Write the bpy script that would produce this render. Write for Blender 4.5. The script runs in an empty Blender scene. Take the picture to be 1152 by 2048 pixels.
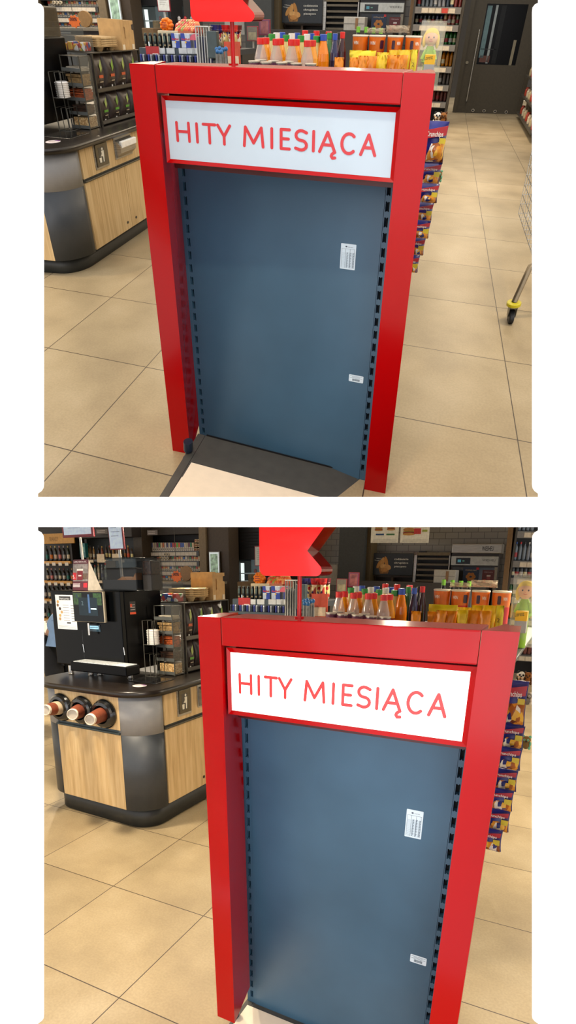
import bpy, bmesh, math, random
import numpy as np
random.seed(7)
# ---------------------------------------------------------------- the one camera of the finished picture
F, PPX, PPY = 1080.0, 576.0, 1380.0          # focal length and optical axis in pixels of a 1152 x 2048 frame
# ---------------------------------------------------------------- where the shop was photographed from (metres, floor z = 0)
f0 = 1027.854
CAMS = [(np.array([[0.95779, 0.28732, 0.00928], [0.12899, -0.40067, -0.9071], [-0.25691, 0.87001, -0.42082]]), np.array([0.8473, -1.3166, 1.6192]), 524.0),
        (np.array([[0.89574, 0.44452, 0.00779], [0.15822, -0.30234, -0.93998], [-0.41548, 0.84321, -0.34114]]), np.array([0.8722, -1.1994, 1.6226]), 1524.0)]
def meas(i, px, py, ax, val):
    R, C, pp = CAMS[i]
    v = R.T @ np.array([(px - 576) / f0, (py - pp) / f0, 1.0])
    return C + (val - C[ax]) / v[ax] * v
def Q(i, px, py, Y): p = meas(i, px, py, 1, Y); return float(p[0]), float(p[2])
def H(i, px, py, Z): p = meas(i, px, py, 2, Z); return float(p[0]), float(p[1])
def SX(i, px, py, X): p = meas(i, px, py, 0, X); return float(p[1]), float(p[2])
def RQ(i, x0, y0, x1, y1, Y):
    xm, ym = (x0 + x1) / 2, (y0 + y1) / 2
    return Q(i, x0, ym, Y)[0], Q(i, x1, ym, Y)[0], Q(i, xm, y1, Y)[1], Q(i, xm, y0, Y)[1]   # x0 x1 z0 z1
# ---------------------------------------------------------------- materials
def lin(v):
    v = v / 255.0
    return v / 12.92 if v <= 0.04045 else ((v + 0.055) / 1.055) ** 2.4
MATS = {}
def newmat(name):
    m = bpy.data.materials.new(name); m.use_nodes = True
    return m, m.node_tree, m.node_tree.nodes['Principled BSDF']
def nd(nt, t, **kw):
    n = nt.nodes.new(t)
    for k, v in kw.items(): setattr(n, k, v)
    return n
def c(r, g, b, rough=.5, metal=0., emit=0., alpha=1., var=.12, coat=0., spec=.5, scale=25.):
    key = (r, g, b, rough, metal, emit, alpha, var, coat, spec, scale)
    if key in MATS: return MATS[key]
    m, nt, p = newmat('paint_%d_%d_%d' % (r, g, b))
    tc = nd(nt, 'ShaderNodeTexCoord'); nz = nd(nt, 'ShaderNodeTexNoise'); nz.inputs['Scale'].default_value = scale; nz.inputs['Detail'].default_value = 4
    nt.links.new(tc.outputs['Object'], nz.inputs['Vector'])
    rp = nd(nt, 'ShaderNodeValToRGB'); col = [lin(v) for v in (r, g, b)]
    rp.color_ramp.elements[0].color = [x * (1 - var) for x in col] + [1]; rp.color_ramp.elements[1].color = [min(1, x * (1 + var)) for x in col] + [1]
    rp.color_ramp.elements[0].position = .3; rp.color_ramp.elements[1].position = .7
    nt.links.new(nz.outputs['Fac'], rp.inputs['Fac']); nt.links.new(rp.outputs['Color'], p.inputs['Base Color'])
    p.inputs['Roughness'].default_value = rough; p.inputs['Metallic'].default_value = metal
    p.inputs['Coat Weight'].default_value = coat; p.inputs['Coat Roughness'].default_value = .05
    p.inputs['Specular IOR Level'].default_value = spec
    if emit: nt.links.new(rp.outputs['Color'], p.inputs['Emission Color']); p.inputs['Emission Strength'].default_value = emit
    if alpha < 1: p.inputs['Alpha'].default_value = alpha
    MATS[key] = m; return m
def ramp(nt, stops, interp='LINEAR'):
    rp = nd(nt, 'ShaderNodeValToRGB'); e = rp.color_ramp.elements; rp.color_ramp.interpolation = interp
    while len(e) > 1: e.remove(e[-1])
    for i, (pos, col) in enumerate(stops):
        x = e[0] if i == 0 else e.new(pos)
        x.position = pos; x.color = [lin(v) for v in col] + [1]
    return rp
def special(key):
    if key in MATS: return MATS[key]
    m, nt, p = newmat(key); L = nt.links.new
    tc = nd(nt, 'ShaderNodeTexCoord')
    def noise(scale, detail=5, vec=None, sc=None):
        n = nd(nt, 'ShaderNodeTexNoise'); n.inputs['Scale'].default_value = scale; n.inputs['Detail'].default_value = detail
        src = vec or tc.outputs['Object']
        if sc:
            mp = nd(nt, 'ShaderNodeMapping'); mp.inputs['Scale'].default_value = sc; L(src, mp.inputs['Vector']); src = mp.outputs['Vector']
        L(src, n.inputs['Vector']); return n
    def bump(n, strength, dist=.002):
        b = nd(nt, 'ShaderNodeBump'); b.inputs['Strength'].default_value = strength; b.inputs['Distance'].default_value = dist
        L(n.outputs['Fac'], b.inputs['Height']); L(b.outputs['Normal'], p.inputs['Normal'])
    if key == 'red_gloss':
        p.inputs['Base Color'].default_value = (.40, .0, .001, 1); p.inputs['Roughness'].default_value = .2; p.inputs['Specular IOR Level'].default_value = .26
        p.inputs['Coat Weight'].default_value = .06; p.inputs['Coat Roughness'].default_value = .08
        bump(noise(160, 2), .06, .001)
    elif key == 'panel_blue':
        n = noise(3, 3); r = ramp(nt, [(.3, (54, 86, 108)), (.7, (64, 98, 122))]); L(n.outputs['Fac'], r.inputs['Fac']); L(r.outputs['Color'], p.inputs['Base Color'])
        p.inputs['Roughness'].default_value = .38; bump(noise(400, 2), .05, .001)
    elif key == 'oak':
        n = noise(3.0, 8, sc=(14, 14, 1.1)); r = ramp(nt, [(.25, (184, 150, 98)), (.5, (208, 176, 124)), (.75, (222, 194, 144))]); L(n.outputs['Fac'], r.inputs['Fac']); L(r.outputs['Color'], p.inputs['Base Color'])
        p.inputs['Roughness'].default_value = .5
    elif key == 'floor_tile':
        uv = nd(nt, 'ShaderNodeUVMap')
        def w(sock, mod, a):
            q = nd(nt, 'ShaderNodeMath', operation=mod); L(sock, q.inputs[0])
            if a is not None: q.inputs[1].default_value = a
            return q.outputs[0]
        sp = nd(nt, 'ShaderNodeSeparateXYZ'); L(uv.outputs['UV'], sp.inputs[0])
        masks = []
        for k in (0, 1):
            fr = w(sp.outputs[k], 'FRACT', None); d = w(w(fr, 'SUBTRACT', .5), 'ABSOLUTE', None); masks.append(w(d, 'GREATER_THAN', .4962))
        mx = nd(nt, 'ShaderNodeMath', operation='MAXIMUM'); L(masks[0], mx.inputs[0]); L(masks[1], mx.inputs[1])
        n1 = noise(1.6, 9, vec=uv.outputs['UV']); n2 = noise(60, 3, vec=uv.outputs['UV'])
        r = ramp(nt, [(.25, (160, 140, 106)), (.5, (182, 161, 123)), (.78, (200, 180, 143))]); L(n1.outputs['Fac'], r.inputs['Fac'])
        r2 = ramp(nt, [(.35, (242, 242, 242)), (.65, (255, 255, 255))]); L(n2.outputs['Fac'], r2.inputs['Fac'])
        mu = nd(nt, 'ShaderNodeMix', data_type='RGBA', blend_type='MULTIPLY'); mu.inputs[0].default_value = 1; L(r.outputs['Color'], mu.inputs[6]); L(r2.outputs['Color'], mu.inputs[7])
        # one tone per tile
        fl = nd(nt, 'ShaderNodeVectorMath', operation='FLOOR'); L(uv.outputs['UV'], fl.inputs[0]); wn = nd(nt, 'ShaderNodeTexWhiteNoise'); L(fl.outputs[0], wn.inputs['Vector'])
        r3 = ramp(nt, [(0, (238, 238, 238)), (1, (255, 255, 255))]); L(wn.outputs['Value'], r3.inputs['Fac'])
        mu2 = nd(nt, 'ShaderNodeMix', data_type='RGBA', blend_type='MULTIPLY'); mu2.inputs[0].default_value = 1; L(mu.outputs[2], mu2.inputs[6]); L(r3.outputs['Color'], mu2.inputs[7])
        mj = nd(nt, 'ShaderNodeMix', data_type='RGBA'); L(mx.outputs[0], mj.inputs[0]); L(mu2.outputs[2], mj.inputs[6]); mj.inputs[7].default_value = (lin(62), lin(48), lin(36), 1)
        L(mj.outputs[2], p.inputs['Base Color']); p.inputs['Roughness'].default_value = .42; p.inputs['Specular IOR Level'].default_value = .35
    elif key == 'wall_tiles':
        b = nd(nt, 'ShaderNodeTexBrick'); b.inputs['Scale'].default_value = 2.2; b.inputs['Mortar Size'].default_value = .012
        b.inputs['Color1'].default_value = (.23, .21, .17, 1); b.inputs['Color2'].default_value = (.2, .18, .15, 1); b.inputs['Mortar'].default_value = (.09, .08, .07, 1)
        mp = nd(nt, 'ShaderNodeMapping'); mp.inputs['Rotation'].default_value = (math.pi / 2, 0, 0); L(tc.outputs['Object'], mp.inputs['Vector']); L(mp.outputs['Vector'], b.inputs['Vector']); L(b.outputs['Color'], p.inputs['Base Color']); p.inputs['Roughness'].default_value = .3
    elif key in ('crisp_bag', 'sweet_mix', 'beans', 'sticks', 'brown_sugar', 'candy_foil', 'poster_mix'):
        v = nd(nt, 'ShaderNodeTexVoronoi'); v.inputs['Scale'].default_value = {'crisp_bag': 95, 'sweet_mix': 30, 'beans': 90, 'sticks': 120, 'brown_sugar': 45, 'candy_foil': 26, 'poster_mix': 16}[key]
        sc = {'crisp_bag': (1, 1, .45), 'brown_sugar': (.3, .3, 1.4), 'sticks': (1, 1, 1)}.get(key)
        src = tc.outputs['Object']
        if sc: mp = nd(nt, 'ShaderNodeMapping'); mp.inputs['Scale'].default_value = sc; L(src, mp.inputs['Vector']); src = mp.outputs['Vector']
        L(src, v.inputs['Vector'])
        st = {'crisp_bag': [(0, (170, 92, 20)), (.3, (226, 150, 40)), (.52, (120, 52, 16)), (.66, (240, 190, 60)), (.85, (40, 50, 120)), (.93, (240, 236, 220))],
              'sweet_mix': [(0, (200, 40, 30)), (.25, (240, 180, 40)), (.5, (240, 235, 225)), (.7, (40, 70, 150)), (.85, (60, 140, 60))],
              'beans': [(0, (42, 26, 16)), (.5, (74, 46, 28)), (1, (30, 18, 10))], 'sticks': [(0, (216, 184, 130)), (.5, (170, 130, 80)), (1, (236, 208, 158))],
              'brown_sugar': [(0, (120, 66, 26)), (.5, (176, 104, 46)), (1, (84, 44, 18))],
              'candy_foil': [(0, (214, 190, 120)), (.3, (240, 228, 196)), (.55, (170, 30, 30)), (.75, (230, 210, 160)), (.9, (40, 50, 120))],
              'poster_mix': [(0, (190, 130, 60)), (.3, (226, 190, 120)), (.5, (120, 60, 30)), (.75, (90, 110, 60)), (.9, (220, 80, 50))]}[key]
        sx = nd(nt, 'ShaderNodeSeparateColor'); L(v.outputs['Color'], sx.inputs[0])
        r = ramp(nt, st, 'CONSTANT'); L(sx.outputs[0], r.inputs['Fac']); L(r.outputs['Color'], p.inputs['Base Color']); p.inputs['Roughness'].default_value = .35
        if key in ('crisp_bag', 'candy_foil'): bump(noise(30, 3), .4, .01)
    elif key == 'steel':
        n = noise(8, 4, sc=(1, 1, 30)); r = ramp(nt, [(.3, (150, 146, 138)), (.7, (190, 186, 176))]); L(n.outputs['Fac'], r.inputs['Fac']); L(r.outputs['Color'], p.inputs['Base Color']); p.inputs['Metallic'].default_value = .85; p.inputs['Roughness'].default_value = .32
    elif key == 'pulp':
        n = noise(60, 5); r = ramp(nt, [(.3, (176, 142, 92)), (.7, (206, 174, 122))]); L(n.outputs['Fac'], r.inputs['Fac']); L(r.outputs['Color'], p.inputs['Base Color']); p.inputs['Roughness'].default_value = .9; bump(noise(120, 4), .5, .004)
    elif key == 'margin_paper':
        n = noise(55, 8); r = ramp(nt, [(.3, (231, 231, 231)), (.7, (243, 243, 243))]); L(n.outputs['Fac'], r.inputs['Fac']); L(r.outputs['Color'], p.inputs['Base Color']); p.inputs['Roughness'].default_value = .9; bump(n, .35, .004)
    elif key == 'white_margin':
        n = noise(20, 3); r = ramp(nt, [(.3, (252, 252, 252)), (.7, (254, 254, 254))]); L(n.outputs['Fac'], r.inputs['Fac']); L(r.outputs['Color'], p.inputs['Base Color']); p.inputs['Roughness'].default_value = .7; p.inputs['Specular IOR Level'].default_value = .2
    elif key == 'cup_print':
        b = nd(nt, 'ShaderNodeTexBrick'); b.inputs['Scale'].default_value = 60; b.inputs['Color1'].default_value = (.22, .05, .02, 1); b.inputs['Color2'].default_value = (.3, .075, .035, 1); b.inputs['Mortar'].default_value = (.1, .02, .01, 1)
        L(tc.outputs['Object'], b.inputs['Vector']); L(b.outputs['Color'], p.inputs['Base Color']); p.inputs['Roughness'].default_value = .5
    elif key == 'drip_grid':
        n = noise(70, 6); r = ramp(nt, [(.3, (150, 160, 165)), (.5, (205, 210, 212)), (.7, (230, 232, 232))]); L(n.outputs['Fac'], r.inputs['Fac']); L(r.outputs['Color'], p.inputs['Base Color']); p.inputs['Roughness'].default_value = .3
    MATS[key] = m; return m
def mt(m): return special(m) if isinstance(m, str) else m
# ---------------------------------------------------------------- geometry kit: a G collects faces of one mesh
class G:
    def __init__(s, grp=None): s.v = []; s.f = []; s.m = []; s.sm = []; s.grp = grp; s.mix = None
    def raw(s, vs, fs, m, smooth=False):
        b = len(s.v); s.v += [tuple(map(float, p)) for p in vs]; m = mt(m)
        for q in fs: s.f.append(tuple(b + i for i in q)); s.m.append(m); s.sm.append(smooth)
        return s
    def box(s, x0, x1, y0, y1, z0, z1, m, b=0):
        if x0 > x1: x0, x1 = x1, x0
        if y0 > y1: y0, y1 = y1, y0
        if z0 > z1: z0, z1 = z1, z0
        b = min(b, (x1 - x0) * .45, (y1 - y0) * .45, (z1 - z0) * .45)
        if b <= 0:
            vs = [(x, y, z) for z in (z0, z1) for y in (y0, y1) for x in (x0, x1)]
            return s.raw(vs, [(0, 2, 3, 1), (4, 5, 7, 6), (0, 1, 5, 4), (1, 3, 7, 5), (3, 2, 6, 7), (2, 0, 4, 6)], m)
        bm = bmesh.new(); bmesh.ops.create_cube(bm, size=1)
        for v in bm.verts: v.co = ((x0 + x1) / 2 + v.co.x * (x1 - x0), (y0 + y1) / 2 + v.co.y * (y1 - y0), (z0 + z1) / 2 + v.co.z * (z1 - z0))
        bmesh.ops.bevel(bm, geom=bm.edges[:], offset=b, segments=2, profile=.6, affect='EDGES')
        return s.bm(bm, m)
    def bm(s, bm, m, smooth=False):
        bm.verts.index_update(); s.raw([v.co[:] for v in bm.verts], [[v.index for v in q.verts] for q in bm.faces], m, smooth); bm.free(); return s
    def prism(s, poly, a0, a1, m, axis='y', smooth=False):
        # poly in the plane across the axis; axis y -> (x,z), x -> (y,z), z -> (x,y)
        def P(u, w, a): return {'y': (u, a, w), 'x': (a, u, w), 'z': (u, w, a)}[axis]
        n = len(poly); vs = [P(u, w, a0) for u, w in poly] + [P(u, w, a1) for u, w in poly]
        ar = sum(poly[i][0] * poly[(i + 1) % n][1] - poly[(i + 1) % n][0] * poly[i][1] for i in range(n))
        fl = (ar > 0) != (axis == 'y') ; fl = fl if a1 > a0 else not fl
        fs = []
        for i in range(n):
            j = (i + 1) % n; q = (i, j, n + j, n + i); fs.append(q if fl else q[::-1])
        bot = tuple(range(n)); top = tuple(range(n, 2 * n))
        fs += [bot[::-1], top] if fl else [bot, top[::-1]]
        b = len(s.f); s.raw(vs, fs, m, False)
        if smooth:
            for k in range(b, b + n): s.sm[k] = True
        return s
    def tube(s, pts, r, m, n=8, caps=True, r1=None):
        pts = [np.array(p, float) for p in pts]; k = len(pts); vs = []; fs = []
        up = None
        for i, p in enumerate(pts):
            d = (pts[min(i + 1, k - 1)] - pts[max(i - 1, 0)]); d = d / (np.linalg.norm(d) + 1e-12)
            if up is None: up = np.array([0, 0, 1.]) if abs(d[2]) < .9 else np.array([1., 0, 0])
            a = np.cross(d, up); a /= np.linalg.norm(a) + 1e-12; bb = np.cross(a, d); up = bb
            rr = r if r1 is None else r + (r1 - r) * i / (k - 1)
            for j in range(n):
                t = 2 * math.pi * j / n; vs.append(p + rr * (math.cos(t) * a + math.sin(t) * bb))
        for i in range(k - 1):
            for j in range(n): fs.append((i * n + j, i * n + (j + 1) % n, (i + 1) * n + (j + 1) % n, (i + 1) * n + j))
        s.raw(vs, fs, m, True)
        if caps: s.raw(vs[:n], [tuple(range(n))[::-1]], m); s.raw(vs[-n:], [tuple(range(n))], m)
        return s
    def lathe(s, x, y, prof, m, n=16, axis=None):
        # prof: list of (r, z) or (r, z, material for the band above)
        bands = []
        for i in range(len(prof) - 1): bands.append((prof[i], prof[i + 1], prof[i][2] if len(prof[i]) > 2 else m))
        for (a, b, mm) in bands:
            vs = []
            for (r, z) in ((a[0], a[1]), (b[0], b[1])):
                for j in range(n): t = 2 * math.pi * j / n; vs.append((x + r * math.cos(t), y + r * math.sin(t), z))
            s.raw(vs, [(j, (j + 1) % n, n + (j + 1) % n, n + j) for j in range(n)], mm, True)
        for (r, z, sign) in ((prof[0][0], prof[0][1], -1), (prof[-1][0], prof[-1][1], 1)):
            if r > 1e-4:
                mm = m if len(prof[-2]) < 3 or sign < 0 else prof[-2][2]
                vs = [(x + r * math.cos(2 * math.pi * j / n), y + r * math.sin(2 * math.pi * j / n), z) for j in range(n)]
                s.raw(vs, [tuple(range(n)) if sign > 0 else tuple(range(n))[::-1]], mm)
        return s
    def ell(s, x, y, z, rx, ry, rz, m, n=12, k=8):
        vs = [(x, y, z - rz)]; fs = []
        for i in range(1, k):
            a = math.pi * i / k - math.pi / 2
            for j in range(n): t = 2 * math.pi * j / n; vs.append((x + rx * math.cos(a) * math.cos(t), y + ry * math.cos(a) * math.sin(t), z + rz * math.sin(a)))
        vs.append((x, y, z + rz)); T = len(vs) - 1
        for j in range(n): fs.append((0, 1 + (j + 1) % n, 1 + j)); fs.append((T, T - n + j, T - n + (j + 1) % n))
        for i in range(k - 2):
            for j in range(n): a = 1 + i * n; fs.append((a + j, a + (j + 1) % n, a + n + (j + 1) % n, a + n + j))
        return s.raw(vs, fs, m, True)
    def pillow(s, x0, x1, z0, z1, y, t, m, jag=.0, nx=6, nz=9, lean=0., foldtop=0.):
        # a sealed bag: thick in the middle, flat at the top and bottom seams; front faces -y
        front = []; back = []
        rnd = random.Random(int((x0 * 1000 + z0 * 777) * 10))
        for k in range(nz + 1):
            for i in range(nx + 1):
                u, w = i / nx, k / nz
                th = (1 - (2 * u - 1) ** 4) * math.sin(math.pi * min(1, max(0, (w - .06) / .88))) ** .6 if .06 < w < .94 else 0
                wv = jag * rnd.uniform(-1, 1)
                pinch = 1 - .06 * math.sin(math.pi * w)
                x = (x0 + x1) / 2 + (x1 - x0) * (u - .5) * pinch; z = z0 + (z1 - z0) * w
                yy = y + lean * w
                front.append((x, yy - t * th / 2 - .002 + wv, z)); back.append((x, yy + t * th / 2 + .002 - wv * .5, z))
        n = nx + 1; N = len(front); fs = []
        for k in range(nz):
            for i in range(nx):
                a = k * n + i; fs.append((a, a + 1, a + n + 1, a + n)); fs.append((N + a, N + a + n, N + a + n + 1, N + a + 1))
        for i in range(nx): fs.append((i, N + i, N + i + 1, i + 1)); a = nz * n + i; fs.append((a, a + 1, N + a + 1, N + a))
        for k in range(nz): a = k * n; fs.append((a, a + n, N + a + n, N + a)); a += nx; fs.append((a, N + a, N + a + n, a + n))
        return s.raw(front + back, fs, m, True)
    def ribbon(s, pts, w, y, m):
        # rounded pen stroke lying in the plane y: a flat band with round ends
        pts = [np.array(p, float) for p in pts]
        for a, b in zip(pts[:-1], pts[1:]):
            d = b - a; L = np.linalg.norm(d)
            if L < 1e-6: continue
            d /= L; nrm = np.array([-d[1], d[0]]); poly = []; s.lift = getattr(s, 'lift', 0) + 4e-5
            for q, t0 in ((a, math.pi / 2), (b, -math.pi / 2)):
                for k in range(9): t = t0 + math.pi * k / 8; p = q + w / 2 * (math.cos(t) * d + math.sin(t) * nrm); poly.append((p[0], y - .0006 - s.lift, p[1]))
            s.raw(poly, [tuple(range(len(poly)))], m)
        return s
    def text(s, body, x, z, h, y, m, width=None, face='y', align='LEFT', th=.0006, bold=0.):
        vs, fs = text_mesh(body, bold)
        if not vs: return s
        xs = [v[0] for v in vs]; sc = h / .73; wd = max(xs) - min(xs); sx = sc if width is None else width / wd
        off = {'LEFT': min(xs), 'CENTER': (min(xs) + max(xs)) / 2}[align]
        P = [((v[0] - off) * sx, v[1] * sc, v[2]) for v in vs]
        if face == 'y': vv = [(x + a, y, z + b) for a, b, q in P]
        elif face == 'z': vv = [(x + a, z + b, y) for a, b, q in P]
        else: vv = [(y, x + a, z + b) for a, b, q in P]
        return s.raw(vv, fs, m)
    def tilt(s, o, axis, ang, start=0):
        ca, sa = math.cos(ang), math.sin(ang); i, j = {'x': (1, 2), 'y': (2, 0), 'z': (0, 1)}[axis]
        for k in range(start, len(s.v)):
            p = list(s.v[k]); a, b = p[i] - o[i], p[j] - o[j]; p[i] = o[i] + ca * a - sa * b; p[j] = o[j] + sa * a + ca * b; s.v[k] = tuple(p)
        return s
    def move(s, dx, dy, dz): s.v = [(a + dx, b + dy, q + dz) for a, b, q in s.v]; return s
    def copy(s): g = G(); g.v = s.v[:]; g.f = s.f[:]; g.m = s.m[:]; g.sm = s.sm[:]; return g
TXT = {}
def text_mesh(body, bold=0.):
    if (body, bold) in TXT: return TXT[body, bold]
    cu = bpy.data.curves.new('letters', 'FONT'); cu.body = body; cu.size = 1; cu.resolution_u = 2; cu.offset = bold
    ob = bpy.data.objects.new('letters', cu); bpy.context.scene.collection.objects.link(ob)
    dg = bpy.context.evaluated_depsgraph_get(); me = ob.evaluated_get(dg).to_mesh()
    r = ([v.co[:] for v in me.vertices], [tuple(p.vertices) for p in me.polygons])
    ob.evaluated_get(dg).to_mesh_clear(); bpy.data.objects.remove(ob); bpy.data.curves.remove(cu)
    TXT[body, bold] = r; return r
def skinned(vs, es, rad, sub=2):
    me = bpy.data.meshes.new('figure'); me.from_pydata(vs, es, []); ob = bpy.data.objects.new('figure', me); bpy.context.scene.collection.objects.link(ob)
    sk = ob.modifiers.new('Skin', 'SKIN'); ob.modifiers.new('Sub', 'SUBSURF').levels = sub
    for k, r in enumerate(rad): me.skin_vertices[0].data[k].radius = (r, r) if not isinstance(r, tuple) else r
    me.skin_vertices[0].data[0].use_root = True
    dg = bpy.context.evaluated_depsgraph_get(); e = ob.evaluated_get(dg).to_mesh()
    r = ([v.co[:] for v in e.vertices], [tuple(p.vertices) for p in e.polygons])
    ob.evaluated_get(dg).to_mesh_clear(); bpy.data.objects.remove(ob); bpy.data.meshes.remove(me); return r
# ---------------------------------------------------------------- things and parts
THINGS = []
class Part:
    def __init__(s, name, g, label=None): s.name = name; s.g = g; s.label = label; s.kids = []
    def part(s, name, g, label=None): p = Part(name, g, label); s.kids.append(p); return p
class Thing:
    def __init__(s, name, label, cat, base, grp, g=None, group=None, kind=None):
        s.name = name; s.label = label; s.cat = cat; s.base = np.array(base, float); s.grp = grp; s.g = g; s.group = group; s.kind = kind; s.kids = []
        THINGS.append(s)
    def part(s, name, g, label=None): p = Part(name, g, label); s.kids.append(p); return p
    def geoms(s):
        out = [s.g] if s.g else []
        for p in s.kids: out.append(p.g); out += [k.g for k in p.kids]
        return out
ORD = ['first', 'second', 'third', 'fourth', 'fifth', 'sixth', 'seventh', 'eighth', 'ninth', 'tenth', 'eleventh', 'twelfth', 'thirteenth', 'fourteenth', 'fifteenth', 'sixteenth', 'seventeenth', 'eighteenth', 'nineteenth', 'twentieth']
ORD += ['twenty-' + o for o in ORD[:9]] + ['thirtieth'] + ['thirty-' + o for o in ORD[:9]] + ['fortieth']
# ================================================================ the shop, built twice: k = 0 the upper photo, k = 1 the lower photo
BLACK = lambda r=.4: c(16, 16, 18, r); DG = lambda: c(50, 55, 60, .45); CHROME = lambda: c(200, 198, 192, .2, .9)
def arc(cx, cz, r, a0, a1, n=10, ry=None): return [(cx + r * math.cos(math.radians(a0 + (a1 - a0) * i / n)), cz + (ry or r) * math.sin(math.radians(a0 + (a1 - a0) * i / n))) for i in range(n + 1)]
def rrect(x0, x1, y0, y1, r, n=6):
    return arc(x1 - r, y1 - r, r, 0, 90, n) + arc(x0 + r, y1 - r, r, 90, 180, n) + arc(x0 + r, y0 + r, r, 180, 270, n) + arc(x1 - r, y0 + r, r, 270, 360, n)
LET = {  # pen strokes on a unit square, baseline 0, cap height 1
 'H': [[(0, 0), (0, 1)], [(1, 0), (1, 1)], [(0, .52), (1, .52)]], 'I': [[(.5, 0), (.5, 1)]], 'T': [[(0, 1), (1, 1)], [(.5, 0), (.5, 1)]],
 'Y': [[(0, 1), (.5, .42), (1, 1)], [(.5, .42), (.5, 0)]], 'M': [[(0, 0), (.08, 1), (.5, .18), (.92, 1), (1, 0)]],
 'E': [[(1, 0), (0, 0), (0, 1), (1, 1)], [(0, .52), (.88, .52)]],
 'S': [[(.95, .9)] + arc(.5, .75, .45, 55, 270, 10, .25) + arc(.5, .25, .47, 90, -125, 10, .25) + [(.03, .08)]],
 'Ą': [[(0, 0), (.5, 1), (1, 0)], [(.2, .36), (.8, .36)], [(.97, 0), (.82, -.1), (.78, -.2), (.86, -.3), (1.02, -.28)]],
 'C': [arc(.62, .5, .6, 48, 312, 16, .5)], 'A': [[(0, 0), (.5, 1), (1, 0)], [(.2, .36), (.8, .36)]]}
LONG = []
def build(k):
    V = 'upper' if k == 0 else 'lower'
    def T(name, label, cat, base, grp, g=None, group=None, kind=None):
        if label and len(label.split()) > 12: LONG.append(label)
        return Thing(name, (label + ' in the ' + V + ' photo') if label else None, cat, base, grp, g, (group + ', ' + V + ' photo') if group else None, kind)
    # ------------------------------------------------ setting
    g = G(); nx, ny = 12, 14
    X0, X1, Y0, Y1 = -12, 4.4, -.9, 12.5; th = .011; co, si = math.cos(th), math.sin(th); vs = []; uv = []
    for j in range(ny + 1):
        for i in range(nx + 1):
            x, y = X0 + (X1 - X0) * i / nx, Y0 + (Y1 - Y0) * j / ny; vs.append((x, y, 0)); dx, dy = x + 1.06, y + .037
            uv.append(((dx * co + dy * si) / .598 + .0, (-dx * si + dy * co) / .598))
    fs = [(j * (nx + 1) + i, j * (nx + 1) + i + 1, (j + 1) * (nx + 1) + i + 1, (j + 1) * (nx + 1) + i) for j in range(ny) for i in range(nx)]
    g.raw(vs, fs, 'floor_tile'); g.uv = uv
    T('floor', None, None, (0, 0, 0), 'F', g, kind='structure')
    wallc = c(46, 40, 30, .6)
    g = G(); g.box(-12, 4.5, 12.4, 12.5, 0, 4.2, wallc); T('wall_back', None, None, (-3, 12.4, 0), 'D', g, kind='structure')
    x0, x1, z0, z1 = RQ(1, 600, 1046, 1012, 1200, 9.3); g = G(); g.box(x0, x1, 9.3, 9.36, .3, 3.0, 'wall_tiles'); T('wall_tiled', None, None, (x0, 9.3, .3), 'R', g, kind='structure')
    g = G(); xr = 2.33; g.box(xr, xr + .1, 4.5, 9.9, 0, 3.2, c(82, 70, 46, .6)); T('wall_right', None, None, (xr, 6, 0), 'D', g, kind='structure')
    g = G(); g.box(xr - .015, xr, 6.5, 9.75, 0, .09, c(168, 140, 96, .5)); T('baseboard_right', None, None, (xr, 7, 0), 'D', g, kind='structure')
    def pillar(n, px0, px1, Y, m, ytop=1040, ybot=1190, grp='W'):
        a0, a1, _, _ = RQ(1, px0, ytop, px1, ybot, Y); g = G(); g.box(a0, a1, Y, Y + .35, 0, 3.1, m, .01); T(n, None, None, (a0, Y, 0), grp, g, kind='structure')
    pillar('trim_1', 676, 727, 8.6, c(58, 60, 56, .6), grp='R'); pillar('trim_2', 727.5, 742, 8.75, c(84, 68, 36, .6), grp='R')
    pillar('trim_3', 268, 285, 7.3, c(72, 62, 46, .6)); pillar('trim_4', 399, 413, 7.3, c(128, 110, 80, .6)); pillar('trim_5', 414, 458, 7.35, c(70, 56, 38, .55))
    pillar('trim_6', 1013, 1024, 8.25, c(112, 84, 46, .5), grp='R')
    door(k, T)
    # ------------------------------------------------ the red promotional stand
    stand(k, T); gondola(k, T); counter(k, T); drinks_island(k, T); left_back(k, T); bakery(k, T); fridge(k, T)
    if k == 0: trolley(k, T)
    if k == 1: person(k, T)

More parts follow.
